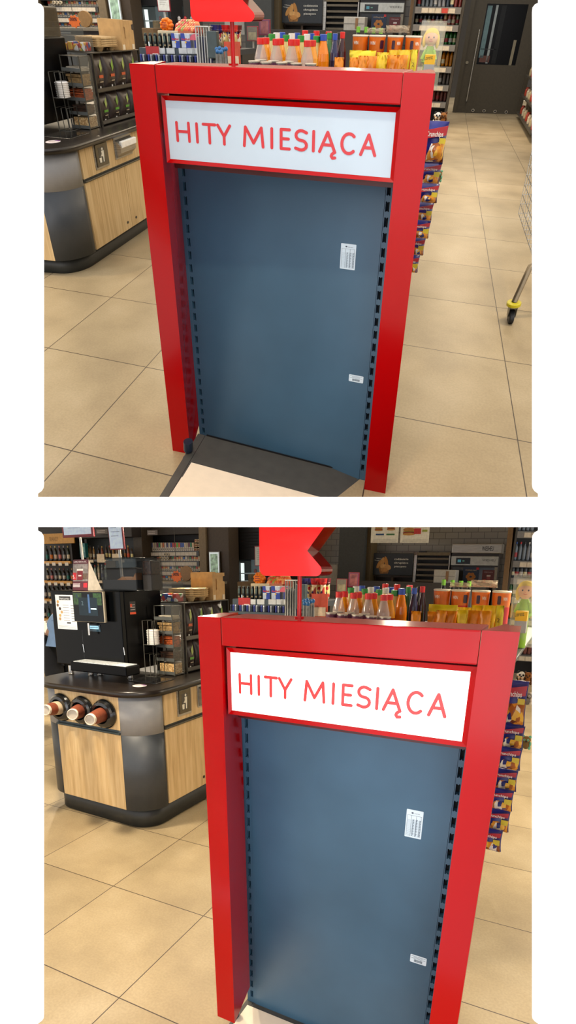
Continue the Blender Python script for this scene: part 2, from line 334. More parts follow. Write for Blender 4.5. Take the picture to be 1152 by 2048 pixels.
def door(k, T):
    Y = 9.72; brown = c(66, 58, 40, .5)
    xl = Q(0, 911, 229, Y)[0]; xr = Q(0, 1033, 236, Y)[0]; dw = xr - xl
    g = G(); g.box(xl - .07, xl, Y - .02, Y + .1, 0, 2.3, brown); g.box(xr, xr + .07, Y - .02, Y + .1, 0, 2.3, brown); g.box(xl - .07, xr + .07, Y - .02, Y + .1, 2.2, 2.3, brown)
    t = T('door_1', None, None, (xl, Y, 0), 'D', None, kind='structure'); t.part('door_frame', g)
    wl, wb = Q(0, 949, 126.6, Y); wr = Q(0, 1028, 128, Y)[0]; wt = 2.02
    g = G(); g.box(xl, wl, Y, Y + .05, .005, 2.19, brown); g.box(wr, xr, Y, Y + .05, .005, 2.19, brown); g.box(wl, wr, Y, Y + .05, .005, wb, brown); g.box(wl, wr, Y, Y + .05, wt, 2.19, brown)
    s = t.part('door_leaf', g)
    g = G(); n = 5
    g.box(wl, wr, Y + .02, Y + .03, wb, wt, c(6, 6, 6, .2, spec=.1)); w = wr - wl
    g.box(wl + .02, wl + .1, Y + .018, Y + .02, wb + .12, wt - .03, c(90, 112, 112, .2, emit=.2, spec=.1)); g.box(wl + .16, wl + .2, Y + .018, Y + .02, wb + .02, wt - .02, c(120, 126, 120, .2, emit=.2)); g.box(wl + .26, wl + .34, Y + .018, Y + .02, wb + .02, wt - .02, c(30, 31, 30, .2, emit=.04, spec=.1))
    g.box(wr - .12, wr - .07, Y + .018, Y + .02, wb, wb + .45, c(120, 110, 84, .3, emit=.1)); g.box(wl, wl + .3, Y + .018, Y + .02, wb + .27, wb + .285, c(30, 32, 34)); g.box(wl + .04, wl + .22, Y + .018, Y + .02, wb + .04, wb + .16, c(90, 42, 24, .4))
    s.part('door_glass', g)
    hx, hz1 = Q(0, 954, 55, Y - .05); hx2, hz0 = Q(0, 932.6, 203, Y - .05); hx = (hx + hx2) / 2
    g = G(); g.tube([(hx, Y - .06, hz0), (hx, Y - .06, hz1)], .014, CHROME()); g.tube([(hx, Y - .06, hz0 + .15), (hx, Y, hz0 + .15)], .008, CHROME()); g.tube([(hx, Y - .06, hz1 - .15), (hx, Y, hz1 - .15)], .008, CHROME())
    s.part('handle', g, 'long steel bar handle')
    for px, py in ((945.2, 222.2), (967.6, 223.5), (990, 225), (1013, 226.5)):
        a, z = Q(0, px, py, Y); g = G(); g.tube([(a, Y + .001, z), (a, Y - .008, z)], .03, c(170, 160, 140, .3, .6), 14); g.tube([(a, Y - .007, z), (a, Y - .009, z)], .02, BLACK(), 14); s.part('vent_ring', g)
    a, z = Q(0, 930.7, 123, Y); g = G(); g.tube([(a, Y, z), (a, Y - .01, z)], .028, c(120, 112, 92, .3, .6), 14); s.part('lock', g)
    # shelf with jars along the right wall
    if k == 0:
        t = T('wall_shelf', 'low wall shelf with white jars beside the brown door', 'shelf', (2.2, 8.6, 0), 'D'); g = G()
        for z in (.12, .45, .8, 1.15): g.box(2.12, 2.31, 7.2, 9.4, z, z + .03, c(60, 56, 46, .5))
        t.part('shelf_boards', g); n = 0
        for z in (.15, .48, .83):
            for j in range(7):
                y = 7.5 + j * .27; n += 1; col = [(205, 190, 160), (170, 60, 40), (190, 170, 130)][(j + int(z * 10)) % 3]
                g = G(); g.lathe(2.19, y, [(.04, z), (.042, z + .02), (.042, z + .1), (.03, z + .13), (.03, z + .15)], c(*col, .4), 10)
                T('jar', '%s jar from front on the %s board of the wall shelf' % (ORD[j], {.15: 'bottom', .48: 'second', .83: 'third'}[z]), 'jar', (2.19, y, z), 'D', g, 'jars on the low wall shelf')
    g = None

def stand(k, T):
    red = 'red_gloss'; t = T('promotion_stand', ('tall red promotional display stand with its white sign unlit' if k == 0 else 'tall red promotional display stand with its white sign glowing'), 'display stand', (.409, .08, 0), 'S')
    H_, zc = 1.516, .092
    g = G(); g.prism([(0, 0), (.074, 0), (.034, .161), (.02, .161), (.02, .134), (0, .134)], zc, H_, red, 'z'); t.part('column', g, 'left red side column')
    for zz in (1.16, .92, .68, .44, .24):
        pass
    g = G(); xb = (.792, .812)[k]; g.prism([(.743, 0), (.818, 0), (xb, .134), (.784, .134), (.784, .161), (.775, .161)], zc if k else -.03, H_, red, 'z'); t.part('column', g, 'right red side column')
    g = G(); g.box(.0755, .7415, 0, .134, 1.441, H_, red, .004); t.part('header_beam', g)
    for nm, xf, xr_ in (('left', .0738, .0308), ('right', .7432, .7453)):
        g = G(); n = 8; zs = [.1 + 1.2 * i / n for i in range(n + 1)]; g.raw([(xf, .0005, z) for z in zs] + [(xr_, .1645, z) for z in zs], [(i, i + 1, n + 2 + i, n + 1 + i) if nm == 'left' else (i, n + 1 + i, n + 2 + i, i + 1) for i in range(n)], red); g.mix = ('SP', n + 1); t.part('inner_flange', g, nm + ' inner red flange')
    g = G(); g.box(.076, .741, .075, .125, 1.22, 1.50, c(70, 6, 8, .4)); t.part('recess_filler', g)  # added dark red filler plate, stands in for shade in the recess
    # sign with mitred frame
    ox0, ox1, oz0, oz1 = .077, .7405, 1.244, 1.434; ix0, ix1, iz0, iz1 = .086, .727, 1.2545, 1.4205
    g = G(); yo, yi = .021, .027
    O = [(ox0, yo, oz0), (ox1, yo, oz0), (ox1, yo, oz1), (ox0, yo, oz1)]; I = [(ix0, yi, iz0), (ix1, yi, iz0), (ix1, yi, iz1), (ix0, yi, iz1)]; B = [(a, .12, b) for a, _, b in O]
    for i in range(4):
        j = (i + 1) % 4; g.raw([O[i], O[j], I[j], I[i]], [(0, 1, 2, 3)], red); g.raw([O[i], O[j], B[j], B[i]], [(0, 3, 2, 1)], red)
    g.raw(B, [(0, 3, 2, 1)], red); fr = t.part('sign_frame', g)
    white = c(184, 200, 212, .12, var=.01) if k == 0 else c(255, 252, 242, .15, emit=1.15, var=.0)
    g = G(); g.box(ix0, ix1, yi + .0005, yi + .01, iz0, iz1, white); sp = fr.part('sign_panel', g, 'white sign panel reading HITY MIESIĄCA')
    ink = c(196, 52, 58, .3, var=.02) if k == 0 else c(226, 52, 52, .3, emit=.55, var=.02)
    g = G(); w = .0083
    for ch, a, b in [('H', 135, 183), ('I', 203, 208), ('T', 223, 272), ('Y', 272, 323), ('M', 362, 439), ('I', 463, 468), ('E', 494, 535), ('S', 546, 600), ('I', 612, 626), ('Ą', 637, 707), ('C', 720, 778), ('A', 796, 865)]:
        def X(px): return Q(1, 400 + px / 1.745, 1220 + (255 + (px - 135) * 75 / 730) / 1.745, yi)[0]
        xa, xb = X(a), X(b)
        zt = Q(1, 400 + 140 / 1.745, 1220 + 220 / 1.745, yi)[1] - w / 2; zb = Q(1, 400 + 140 / 1.745, 1220 + 293 / 1.745, yi)[1] + w / 2
        if ch == 'I': xa = xb = (xa + xb) / 2
        else: xa += w / 2; xb -= w / 2
        g = G()
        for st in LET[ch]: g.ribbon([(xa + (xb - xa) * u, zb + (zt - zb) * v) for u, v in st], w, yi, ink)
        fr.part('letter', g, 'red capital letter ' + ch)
    pb = 'panel_blue'; yp = .164
    g = G(grp='SP'); g.box(.0665, .7075, yp - .002, yp + .02, .012, 1.30, pb); t.part('back_panel', g, 'blue-grey steel back panel')
    for nm, xs, xa, xb in (('left', .0505, .031, .066), ('right', .7165, .708, .745)):
        g = G(grp='SP'); hw = .0058
        g.box(xa, xs - hw, yp, yp + .02, .012, 1.30, pb); g.box(xs + hw, xb, yp, yp + .02, .012, 1.30, pb); z = .012
        for i in range(23):
            zb = .062 + .05 * i; g.box(xs - hw, xs + hw, yp, yp + .02, z, zb, pb); zt = zb + .0315
            g.prism([(xs - hw, zb), (xs - .002, zb), (xs, zb + .0035), (xs + .002, zb), (xs + hw, zb)], yp, yp + .004, pb); g.prism([(xs - hw, zt), (xs - .002, zt), (xs, zt - .0035), (xs + .002, zt), (xs + hw, zt)], yp, yp + .004, pb); z = zt
        g.box(xs - hw, xs + hw, yp, yp + .02, z, 1.30, pb); t.part('slotted_upright', g, nm + ' slotted upright')
    g = G(grp='SP'); g.box(.03, .75, .186, .19, .01, 1.30, BLACK(.8)); t.part('slot_backing', g)  # added black sheet, stands in for the darkness behind the slots
    base = c(72, 70, 64, .5)
    g = G(); g.prism([(.031, -.205), ((1.02, .742)[k], -.205), ((.785, .742)[k], .161), (.031, .161)], .006, .046, base, 'z'); g.box(.0605, .062, -.204, .16, .0455, .0464, BLACK()); g.box(.713, .7145, -.204, .16, .0455, .0464, BLACK()); g.box(.0665, .70, .1595, .1625, .046, .052, BLACK()); g.grp = 'SB'; bs = t.part('base_shelf', g, 'dark grey base shelf')
    g = G(); g.box(.036, .74, -.209, -.206, .012, .085, c(200, 200, 200, .08, alpha=.22)); g.box(.036, .74, -.209, -.2, .083, .0855, c(225, 225, 225, .1, alpha=.55)); g.grp = 'SB'; bs.part('price_rail', g, 'clear plastic price rail')
    for fx in ((.035,), (.035, .78))[k]:
        g = G(); g.lathe(fx, .065, [(.022, 0), (.022, .012), (.012, .018), (.012, .05), (.017, .055), (.017, .095)], c(44, 56, 74, .3, .4), 14); g.grp = 'SB'; t.part('levelling_foot', g)
    # stickers on the back panel, both photos show the same two
    P = [Q(0, px, py, yp - .003) for px, py in ((684, 486.5), (714, 491), (708.5, 542), (678.5, 536.5))]
    xs0 = (P[0][0] + P[3][0]) / 2; xs1 = (P[1][0] + P[2][0]) / 2; zs1 = (P[0][1] + P[1][1]) / 2; zs0 = (P[2][1] + P[3][1]) / 2
    pap = c(214, 232, 240, .5, var=.02); inkd = c(70, 84, 100, .6)
    g = G(grp='SP'); g.prism(rrect(xs0, xs1, zs0, zs1, .002), yp - .0024, yp - .0028, pap); st = t.part('sticker', g, 'tall white load table sticker'); g = G(grp='SP'); y = yp - .0029; ws, hs = xs1 - xs0, zs1 - zs0
    g.prism(arc(xs0 + .26 * ws + ws * .1, zs1 - .11 * hs, .07 * ws, 30, 330, 8, .05 * ws), y, y - .0003, inkd); g.text('wanzo', xs0 + .46 * ws, zs1 - .135 * hs, .045 * hs, y, inkd, .34 * ws)
    for i in range(4): xx = xs0 + ws * (.07 + .29 * i - (.04 if i else 0)); g.box(xx, xx + .0006, y, y - .0003, zs0 + .05 * hs, zs1 - .2 * hs, inkd)
    for i in range(18):
        zz = zs0 + hs * (.06 + .034 * i); g.box(xs0 + ws * .07, xs0 + ws * .93, y, y - .0003, zz, zz + .0004, c(140, 156, 168, .6))
        for j in range(3): xx = xs0 + ws * (.4 + .2 * j); g.box(xx, xx + ws * (.06 + .05 * ((i * 7 + j * 3) % 3) / 2), y, y - .0003, zz + .001, zz + .0021, inkd)
    g.box(xs0 + ws * .07, xs0 + ws * .93, y, y - .0003, zs1 - .2 * hs, zs1 - .2 * hs + .0005, inkd); st.part('printed_table', g)
    P = [Q(0, px, py, yp - .003) for px, py in ((698, 749), (727, 754), (726.5, 767.5), (698, 763))]
    xs0 = (P[0][0] + P[3][0]) / 2; xs1 = (P[1][0] + P[2][0]) / 2; zs1 = (P[0][1] + P[1][1]) / 2; zs0 = (P[2][1] + P[3][1]) / 2; ws, hs = xs1 - xs0, zs1 - zs0
    g = G(grp='SP'); g.prism(rrect(xs0, xs1, zs0, zs1, .003), yp - .0024, yp - .0028, pap); st = t.part('sticker', g, 'small white barcode sticker'); g = G(grp='SP')
    for i in range(22): xx = xs0 + ws * (.24 + .024 * i); g.box(xx, xx + ws * (.007 + .006 * (i * 5 % 3)), y, y - .0003, zs0 + .14 * hs, zs0 + .45 * hs, inkd)
    for r, (a, b) in enumerate(((.06, .92), (.2, .75), (.06, .92))): g.box(xs0 + a * ws, xs0 + b * ws, y, y - .0003, zs0 + hs * (.56 + .13 * r), zs0 + hs * (.60 + .13 * r), c(130, 146, 160, .6))
    st.part('barcode', g)
    # letter K on its pole
    yk = .045; kr = c(236, 0, 2, .22, var=.01, coat=.5, emit=.16, spec=.4); ks = c(112, 4, 2, .25, coat=.3, spec=.25)  # faint glow added to the front red, sides painted darker
    zb = 1.622; pts = []
    def cr(a, b, r, s, e): return arc(a, b, r, s, e, 5)
    xl = .172
    poly = cr(xl + .018, zb + .018, .018, 180, 270) + cr(.333, zb + .014, .014, 270, 395) + [(.307, 1.681), (.366, 1.752), (.386, 1.79), (.386, 1.81), (xl, 1.81)]
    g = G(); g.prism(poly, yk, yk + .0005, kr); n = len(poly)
    vs = [(u, yk + .0004, w) for u, w in poly] + [(u, yk + .075, w) for u, w in poly]; g.raw(vs, [((i, (i + 1) % n, n + (i + 1) % n, n + i)) for i in range(n)] + [tuple(range(n, 2 * n))[::-1]], ks)
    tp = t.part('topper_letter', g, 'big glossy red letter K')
    g = G(); g.tube([(.272, .08, 1.514), (.272, .08, 1.63)], .0058, red, 12); g.tube([(.272, .08, 1.5145), (.272, .08, 1.52)], .0135, red, 14); t.part('topper_pole', g)
    # loose sheets lying on the base shelf
    cr_ = c(246, 228, 200, .6, var=.03); z = .0468
    def sheet(x0, x1, y0, y1, zz, curl, ang, lab):
        g = G(); n = 10; vs = []; fs = []
        for j in range(n + 1):
            for i in range(n + 1): vs.append((x0 + (x1 - x0) * i / n, y0 + (y1 - y0) * j / n, zz + curl * max(0, math.sin(math.pi * j / n)) * (i / n)))
        fs = [(j * (n + 1) + i, j * (n + 1) + i + 1, (j + 1) * (n + 1) + i + 1, (j + 1) * (n + 1) + i) for j in range(n) for i in range(n)]
        g.raw(vs, fs, cr_, True); g.tilt((x0, y1, zz), 'z', ang); T('paper_sheet', lab, 'paper', (x0, y0, zz), 'SB', g)
    if k == 0:
        sheet(.069, .69, -.115, .018, z + .0004, .0, -.012, 'large cream paper sheet at the back of the grey base shelf')
        sheet(.066, .66, -.2, -.055, z + .0016, .009, -.03, 'curling cream paper sheet at the front of the grey base shelf')
    else: sheet(.047, .69, -.2, .134, z + .0004, .0, .0, 'big white paper sheet covering the grey base shelf')

def bottle(T, name, lab, cat, x, y, z, h, r, body, capc, grp, group, liquid=None, neck=.36, lbl=None, parts=True, n=12):
    zc = z + h - .022 * h / .2; rn = r * (.47 if parts else .36); zs = z + h * (1 - neck)
    g = G()
    if liquid: g.lathe(x, y, [(r * .85, z, liquid), (r, z + .06 * h, liquid), (r, z + .5 * h, body), (r * .92, zs, body), (rn * 1.15, zc - .04 * h, body), (rn, zc, body), (rn, zc + .001)], body, n)
    else: g.lathe(x, y, [(r * .85, z), (r, z + .06 * h), (r, zs), (r * .8, zs + .1 * h), (rn, zs + .2 * h), (rn, zc), (rn, zc + .001)], body, n)
    if lbl: g.lathe(x, y, [(r * 1.015, z + .16 * h), (r * 1.015, z + .16 * h + .26 * h)], lbl, n)
    gc = G(); gc.lathe(x, y, [(rn * 1.14, zc - .002), (rn * 1.16, z + h * .995), (rn * .9, z + h)], capc, n)
    if parts:
        t = T(name, lab, cat, (x, y, z), grp, None, group); t.part('bottle_body', g); t.part('cap', gc)
    else:
        b = len(g.v); g.v += gc.v; g.f += [tuple(b + i for i in q) for q in gc.f]; g.m += gc.m; g.sm += gc.sm; T(name, lab, cat, (x, y, z), grp, g, group)

def gondola(k, T):
    ZS = 1.372; YO = .38
    g = G(); g.box(.0, .60, .95, 1.9, .12, ZS - .012, c(40, 42, 44, .5)); t = T('gondola_unit', 'dark snack gondola standing directly behind the red stand', 'shelf', (.3, .95, 0), 'B')
    t.part('gondola_body', g); g = G(); g.box(-.25, .79, .55, 1.95, ZS - .012, ZS, c(52, 54, 56, .45), .003); t.part('top_shelf', g); g = G(); g.box(.04, .56, 1.0, 1.86, 0, .12, BLACK()); t.part('plinth', g)
    P = lambda px, py: (500 + px / 2.88, py / 2.88)
    # tins with pale lids
    n = 0
    tl = [(35, 343), (100, 349), (185, 351), (265, 356), (345, 359)]; tl2 = [(70, 337), (140, 342), (222, 346)]
    for row, lst, Y in (('front', tl, .285 + YO), ('back', tl2, .36 + YO)):
        for j, (a, b) in enumerate(lst):
            x, z = Q(0, *P(a, b), Y); z = Q(0, *P(a, b), Y)[1] - .006
            g = G(); g.lathe(x, Y, [(.019, ZS + .0005, c(92, 34, 62, .4)), (.02, ZS + .006, c(92, 34, 62, .4)), (.02, z - .004, c(196, 190, 176, .25, .7)), (.0204, z)], c(196, 190, 176, .3, .5), 16)
            t = T('food_tin', '%s tin from left in the %s row behind the header' % (ORD[j], row), 'tin', (x, Y, ZS), 'B', None, 'tins behind the red header'); t.part('tin_body', g)
            g = G(); g.lathe(x, Y, [(.0204, z - .001), (.021, z + .001), (.021, z + .003), (.018, z + .0025), (.001, z + .002)], c(222, 212, 190, .3, .3), 16); t.part('lid', g)
    clear = c(214, 196, 186, .1, alpha=.45); dred = c(96, 14, 16, .2); amb = c(232, 150, 26, .15); pale = c(228, 206, 130, .15, alpha=.75); oj = c(236, 132, 14, .2); ojl = c(238, 170, 50, .15)
    capR, capG, capW, capB, capK = c(222, 30, 26, .35), c(40, 140, 46, .35), c(226, 222, 212, .35), c(30, 76, 176, .35), c(24, 24, 28, .35)
    rows = [('front red-capped', [(70, 238), (155, 243), (240, 245), (328, 251)], .42, capR, clear, dred), ('second red-capped', [(98, 236), (179, 240), (266, 244), (356, 249)], .50, capR, amb, dred),
            ('green-capped', [(130, 215), (209, 220), (291, 223), (379, 225)], .60, capG, pale, ojl), ('white-capped', [(156, 207), (240, 211), (325, 214)], .69, capW, ojl, oj), ('blue-capped', [(187, 204), (270, 207), (350, 210)], .77, capB, ojl, oj)]
    for nm, lst, Y, cp, bd, lq in rows:
        Y += YO
        for j, (a, b) in enumerate(lst):
            x, z = Q(0, *P(a, b - 14), Y); bottle(T, 'juice_bottle', '%s bottle from left in the %s row behind the stand' % (ORD[j], nm), 'bottle', x, Y, ZS + .0005, z - ZS, .0265, bd, cp, 'B', nm + ' bottles', lq)
    for j, (a, b, Y, cp, bd, lq, what) in enumerate([(418, 214, .60, capB, oj, oj, 'wide orange juice bottle with blue cap'), (452, 205, .70, capG, c(60, 110, 50, .2), c(40, 100, 40, .2), 'green bottle with green cap'), (485, 210, .66, capB, c(40, 40, 80, .2), c(26, 26, 60, .2), 'dark blue bottle with blue cap'),
                                     (508, 204, .76, capK, c(40, 30, 34, .2), c(60, 14, 18, .2), 'dark cola bottle with black cap'), (528, 200, .72, capR, c(60, 20, 22, .2), c(40, 14, 14, .2), 'dark cola bottle with red cap')]):
        Y += YO; x, z = Q(0, *P(a, b - 13), Y); bottle(T, 'drink_bottle', what + ' right of the red-capped rows', 'bottle', x, Y, ZS + .0005, z - ZS, (.02 if j else .027), bd, cp, 'B', 'mixed drink bottles', lq)
    for j, (a, b) in enumerate([(315, 186), (380, 188), (450, 192)]):
        Y = .9 + YO; x, z = Q(0, *P(a, b - 8), Y); bottle(T, 'cola_bottle', '%s red-capped cola bottle from left in the rearmost row' % ORD[j], 'bottle', x, Y, ZS + .0005, z - ZS, .027, c(34, 20, 16, .2), capR, 'B', 'rear cola bottles', c(28, 14, 10, .2))
    for j, (a, b) in enumerate([(625, 158), (672, 160), (717, 164), (760, 166)]):
        Y = 1.25 + YO; x, z = Q(0, *P(a, b - 6), Y); bottle(T, 'cola_bottle', '%s lime-capped dark bottle from left behind the orange tubs' % ORD[j], 'bottle', x, Y, ZS + .0005, z - ZS, .019, c(20, 20, 18, .2), c(120, 190, 40, .35), 'B', 'lime-capped bottles', c(16, 14, 12, .2))
    # orange tubs
    org = c(226, 112, 22, .4); rd = c(196, 32, 24, .4); Y = .78 + YO
    for j, (a, b) in enumerate([(582, 680), (677, 782), (785, 888), (892, 998)]):
        xa = Q(0, 500 + a / 2.88, 250 / 2.88, Y)[0]; xb = Q(0, 500 + b / 2.88, 250 / 2.88, Y)[0]; x = (xa + xb) / 2; r = (xb - xa) / 2 * .93; z1 = Q(0, 500 + (a + b) / 5.76, (204 + j * 1.5) / 2.88, Y)[1]
        t = T('snack_tub', '%s orange-red snack tub from left behind the yellow bags' % ORD[j], 'tub', (x, Y, ZS), 'B', None, 'orange snack tubs')
        g = G(); g.lathe(x, Y, [(r * .82, ZS + .0005, rd), (r * .93, z1 - .062, org), (r * .99, z1 - .006, org)], org, 24); t.part('tub_body', g)
        g = G(); g.lathe(x, Y, [(r, z1 - .006), (r * 1.03, z1 - .003), (r * 1.03, z1), (r * .96, z1 + .002), (.001, z1 + .001)], c(236, 226, 204, .35), 24); t.part('lid', g)
        g = G(); zz = z1 - .036; ww = r * (.62 if j in (0, 1) else .4); sgn = -1 if j < 2 else 1
        g.text('WIN', x - r * .72 if j < 2 else x + r * .3, zz, .014, Y - r * .98, c(250, 240, 220, .4), ww, bold=.02)
        if j: g.prism(rrect(x + r * (.5 if j < 2 else -.3), x + r * (.86 if j < 2 else .08), zz - .016, zz + .018, .004), Y - r * .97, Y - r * .99, c(52, 20, 50, .3))
        for q in range(len(g.v)):   # wrap the print on the round tub
            vx, vy, vz = g.v[q]; d = min(.98, abs(vx - x) / r); g.v[q] = (vx, Y - r * .985 * math.sqrt(max(.02, 1 - d * d)) - .0012, vz)
        t.part('printed_logo', g)
    yel, yl2, orn = c(244, 196, 28, .4, var=.2), c(236, 214, 40, .4, var=.15), c(232, 140, 18, .4, var=.2)
    bags = [(480, 532, 330, 384, .40, orn), (567, 622, 331, 388, .40, orn), (616, 668, 322, 388, .42, orn), (664, 724, 324, 388, .40, orn), (727, 784, 318, 390, .43, yel), (782, 850, 318, 390, .40, orn), (846, 906, 318, 392, .42, orn),
            (566, 720, 291, 360, .52, yl2), (722, 800, 302, 370, .50, yel), (795, 856, 290, 372, .50, yel), (850, 925, 288, 380, .54, yel), (925, 966, 287, 392, .46, yl2)]
    for j, (a, b, u, w, Y, m) in enumerate(bags):
        Y += YO + .05 + (.045 if j % 2 else 0)
        x0, x1, z0, z1 = RQ(0, 500 + a / 2.88, u / 2.88, 500 + b / 2.88, w / 2.88, Y); z0 = ZS + .002
        t = T('snack_bag', ('%s folded orange snack bag from left in the front row' % ORD[j] if j < 7 else '%s yellow snack bag from left standing before the tubs' % ORD[j - 7]), 'bag', ((x0 + x1) / 2, Y, ZS), 'B', None, 'yellow snack bags')
        g = G(); g.pillow(x0, x1, z0, z1, Y, .032, m, .006, 6, 9); t.part('bag_body', g)
        if j != 7:
            g = G(); g.prism([((x0 + x1) / 2 - .012, z0), ((x0 + x1) / 2 + .03, z0), ((x0 + x1) / 2 + .022, z1 - .075), ((x0 + x1) / 2 + .002, z1 - .062)], Y - .022, Y - .0245, c(86, 36, 14, .5)) if j < 7 else None; g.text('2' if j % 2 else 'ım2', (x0 + x1) / 2, z1 - .06, .015, Y - .025, c(60, 26, 12, .5), None, align='CENTER'); t.part('printed_logo', g)
    for j, (a, b, u, w) in enumerate([(664, 776, 168, 208), (776, 922, 152, 206)]):
        x0, x1, z0, z1 = RQ(0, 500 + a / 2.88, u / 2.88, 500 + b / 2.88, w / 2.88, .84 + YO); g = G(); g.pillow(x0, x1, z0 + .012, z1 + .004, .86 + YO, .07, c(214, 196, 166, .15, alpha=.4), .012, 9, 7)
        T('clear_bag', ['crumpled clear plastic bag lying on the middle tubs', 'larger crumpled clear plastic bag lying on the right tubs'][j], 'bag', ((x0 + x1) / 2, .8 + YO, z0), 'B', g)
    # plush doll in its clear bag
    Y = .62 + YO; x, z = Q(k, *((864.6, 76), (1055.6, 1177))[k], Y); r = .028
    t = T('plush_doll', 'blond plush doll packed in a clear plastic bag', 'doll', (x, Y, ZS), 'B'); skin = c(240, 186, 140, .7); hair = c(244, 208, 80, .8)
    g = G(); g.ell(x, Y, z, r, r * .9, r * 1.05, skin, 16, 12); g.lathe(x, Y, [(r * .4, z - .036), (r * .45, z - .02)], skin, 10); h = t.part('head', g)
    g = G(); g.ell(x, Y + .006, z + .012, r * 1.06, r * .95, r * .9, hair, 14, 8); g.ell(x - r * .95, Y + .002, z - .01, r * .3, r * .45, r * .95, hair, 10, 8); g.ell(x + r * .95, Y + .002, z - .012, r * .3, r * .45, r * 1.0, hair, 10, 8); h.part('hair', g)
    g = G()
    for s in (-1, 1): g.ell(x + s * .010, Y - .0225, z + .002, .0032, .002, .0036, c(60, 40, 60, .4), 8, 6)
    g.ell(x, Y - .0255, z - .004, .003, .002, .0024, c(230, 160, 120, .6), 8, 6); g.tube([(x - .007, Y - .0225, z - .011), (x, Y - .0245, z - .0135), (x + .007, Y - .0225, z - .011)], .001, c(200, 70, 60, .5), 6); h.part('face', g)
    g = G(); g.lathe(x, Y, [(.018, ZS + .001), (.02, z - .1), (.03, z - .09), (.024, z - .06), (.013, z - .03)], c(150, 196, 50, .7), 14)
    for s in (-1, 1): g.tube([(x + s * .016, Y - .01, z - .045), (x + s * .028, Y - .016, z - .08)], .007, c(160, 206, 60, .7), 8)
    t.part('dress', g, 'green dress')
    g = G(); g.pillow(x - .048, x + .055, ZS + .004, z + .062, Y, .086, c(240, 240, 230, .06, alpha=.22), .007, 6, 9); t.part('clear_wrapper', g)
    # yellow carton
    Yc = .46 + YO; x0, x1, z0, z1 = RQ(k, *((849, 110.5, 871, 136), (1033, 1219, 1057, 1246))[k], Yc); t = T('snack_carton', 'yellow and grey snack carton beside the plush doll', 'carton', ((x0 + x1) / 2, Yc, ZS), 'B')
    g = G(); g.box(x0, x1, Yc, Yc + .06, z0 - .03, z0 + .012, c(170, 166, 160, .5)); g.box(x0, x1, Yc, Yc + .06, z0 + .012, z1, c(246, 186, 20, .45)); t.part('carton_body', g)
    g = G(); g.text('Lorenz', x0 + .004, z0 + .026, .016, Yc - .0005, c(50, 60, 30, .5), (x1 - x0) * .78); g.tilt((x0, Yc, z0), 'y', -.16); t.part('printed_logo', g)
    # crisp bags on a hanging strip
    zt = SX(1, 1054, 1362, .84)[1]; X0, X1, Y = .806, .872, .30
    t = T('clip_strip', 'narrow hanging strip carrying the crisp bags beside the right column', 'rack', (.83, Y + .03, 1.0), 'B'); g = G(); g.box(.826, .838, Y + .12, Y + .123, .93, 1.33, c(70, 66, 60, .5)); g.box(.80, .838, Y + .11, Y + .13, 1.33, 1.342, DG()); t.part('strip', g)
    ed = [(1361, 1454), (1452, 1499), (1498, 1541), (1540, 1581), (1580, 1620), (1618, 1659), (1657, 1697)]
    for j, (u, w) in enumerate(ed):
        Y = .30 + .05 * (j % 2)
        xe = [1040, 1036, 1030, 1020, 1012, 1003, 988][j]; z1 = Q(1, xe, u, Y)[1]; z0 = Q(1, xe, w, Y)[1]; xr = Q(1, [1056, 1046, 1039, 1028, 1019, 1009, 993][j], (u + w) / 2, Y)[0] + .004
        t = T('crisp_bag', '%s blue-red crisp bag from top on the hanging strip' % ORD[j], 'bag', (.84, Y, z0), 'B', None, 'crisp bags on the hanging strip'); x0 = xr - .075
        g = G(); g.pillow(x0, xr, z0, z1, Y, .04, c(34, 40, 126, .35, var=.3), .002, 6, 9); 
        b = len(g.f); t.part('bag_body', g)
        ff = G(); zz = z0 + (z1 - z0) * .06; zm = z0 + (z1 - z0) * .6; ff.pillow(x0 + .02, xr - .002, zz, zm, Y - .012, .034, 'crisp_bag', .002, 5, 6); t.part('crisp_picture', ff)
        ff = G(); zm2 = z0 + (z1 - z0) * .62; zl = z0 + (z1 - z0) * .84
        ff.prism([(x0 + .006, zm2), (xr - .004, zm2 + .012), (xr - .002, zl + .012), (x0 + .004, zl - .004)], Y - .0235, Y - .025, c(190, 26, 34, .35)); ff.text('Crunchips', x0 + .012, zm2 + .008, (zl - zm2) * .55, Y - .0255, c(250, 244, 232, .4), .05, bold=.02)
        ff.box(xr - .022, xr - .004, Y - .026, Y - .0265, zm2 - .012, zm2 + .004, c(226, 206, 40, .4)); t.part('logo_band', ff)
    # soft toys hanging behind the strip
    toys = [('panda', 'white and black panda soft toy', 1047, 1349, 6.0, (228, 222, 208), (40, 36, 34)), ('dog', 'brown dog soft toy', 1060, 1350, 6, (150, 92, 34), (96, 56, 20)), ('owl', 'grey owl soft toy', 1057, 1391, 6, (120, 112, 104), (226, 214, 190)), ('turtle', 'green and brown turtle soft toy', 1050, 1478, 6.5, (126, 96, 48), (120, 190, 150)), ('puppy', 'orange puppy soft toy', 0, 0, 6, (190, 130, 60), (240, 226, 200))]
    for j, (nm, lab, px, py, rr, c1, c2) in enumerate(toys):
        Y = .50
        if j < 4: x, z = Q(1, px, py, Y)
        else: x, z = Q(0, 874, 236, Y)
        q = rr * 2.0 / 1028; a, b = c(*c1, .9), c(*c2, .9)
        t = T('soft_toy', lab + ' hanging right of the red column', 'toy', (x, Y, z), 'B'); g = G(); g.ell(x, Y, z - q * 1.3, q * .9, q * .8, q * 1.1, a, 12, 8)
        for s in (-1, 1): g.ell(x + s * q * .8, Y - .003, z - q * 1.9, q * .35, q * .35, q * .5, b, 8, 6); g.ell(x + s * q * .9, Y - .004, z - q * .9, q * .3, q * .3, q * .55, b, 8, 6)
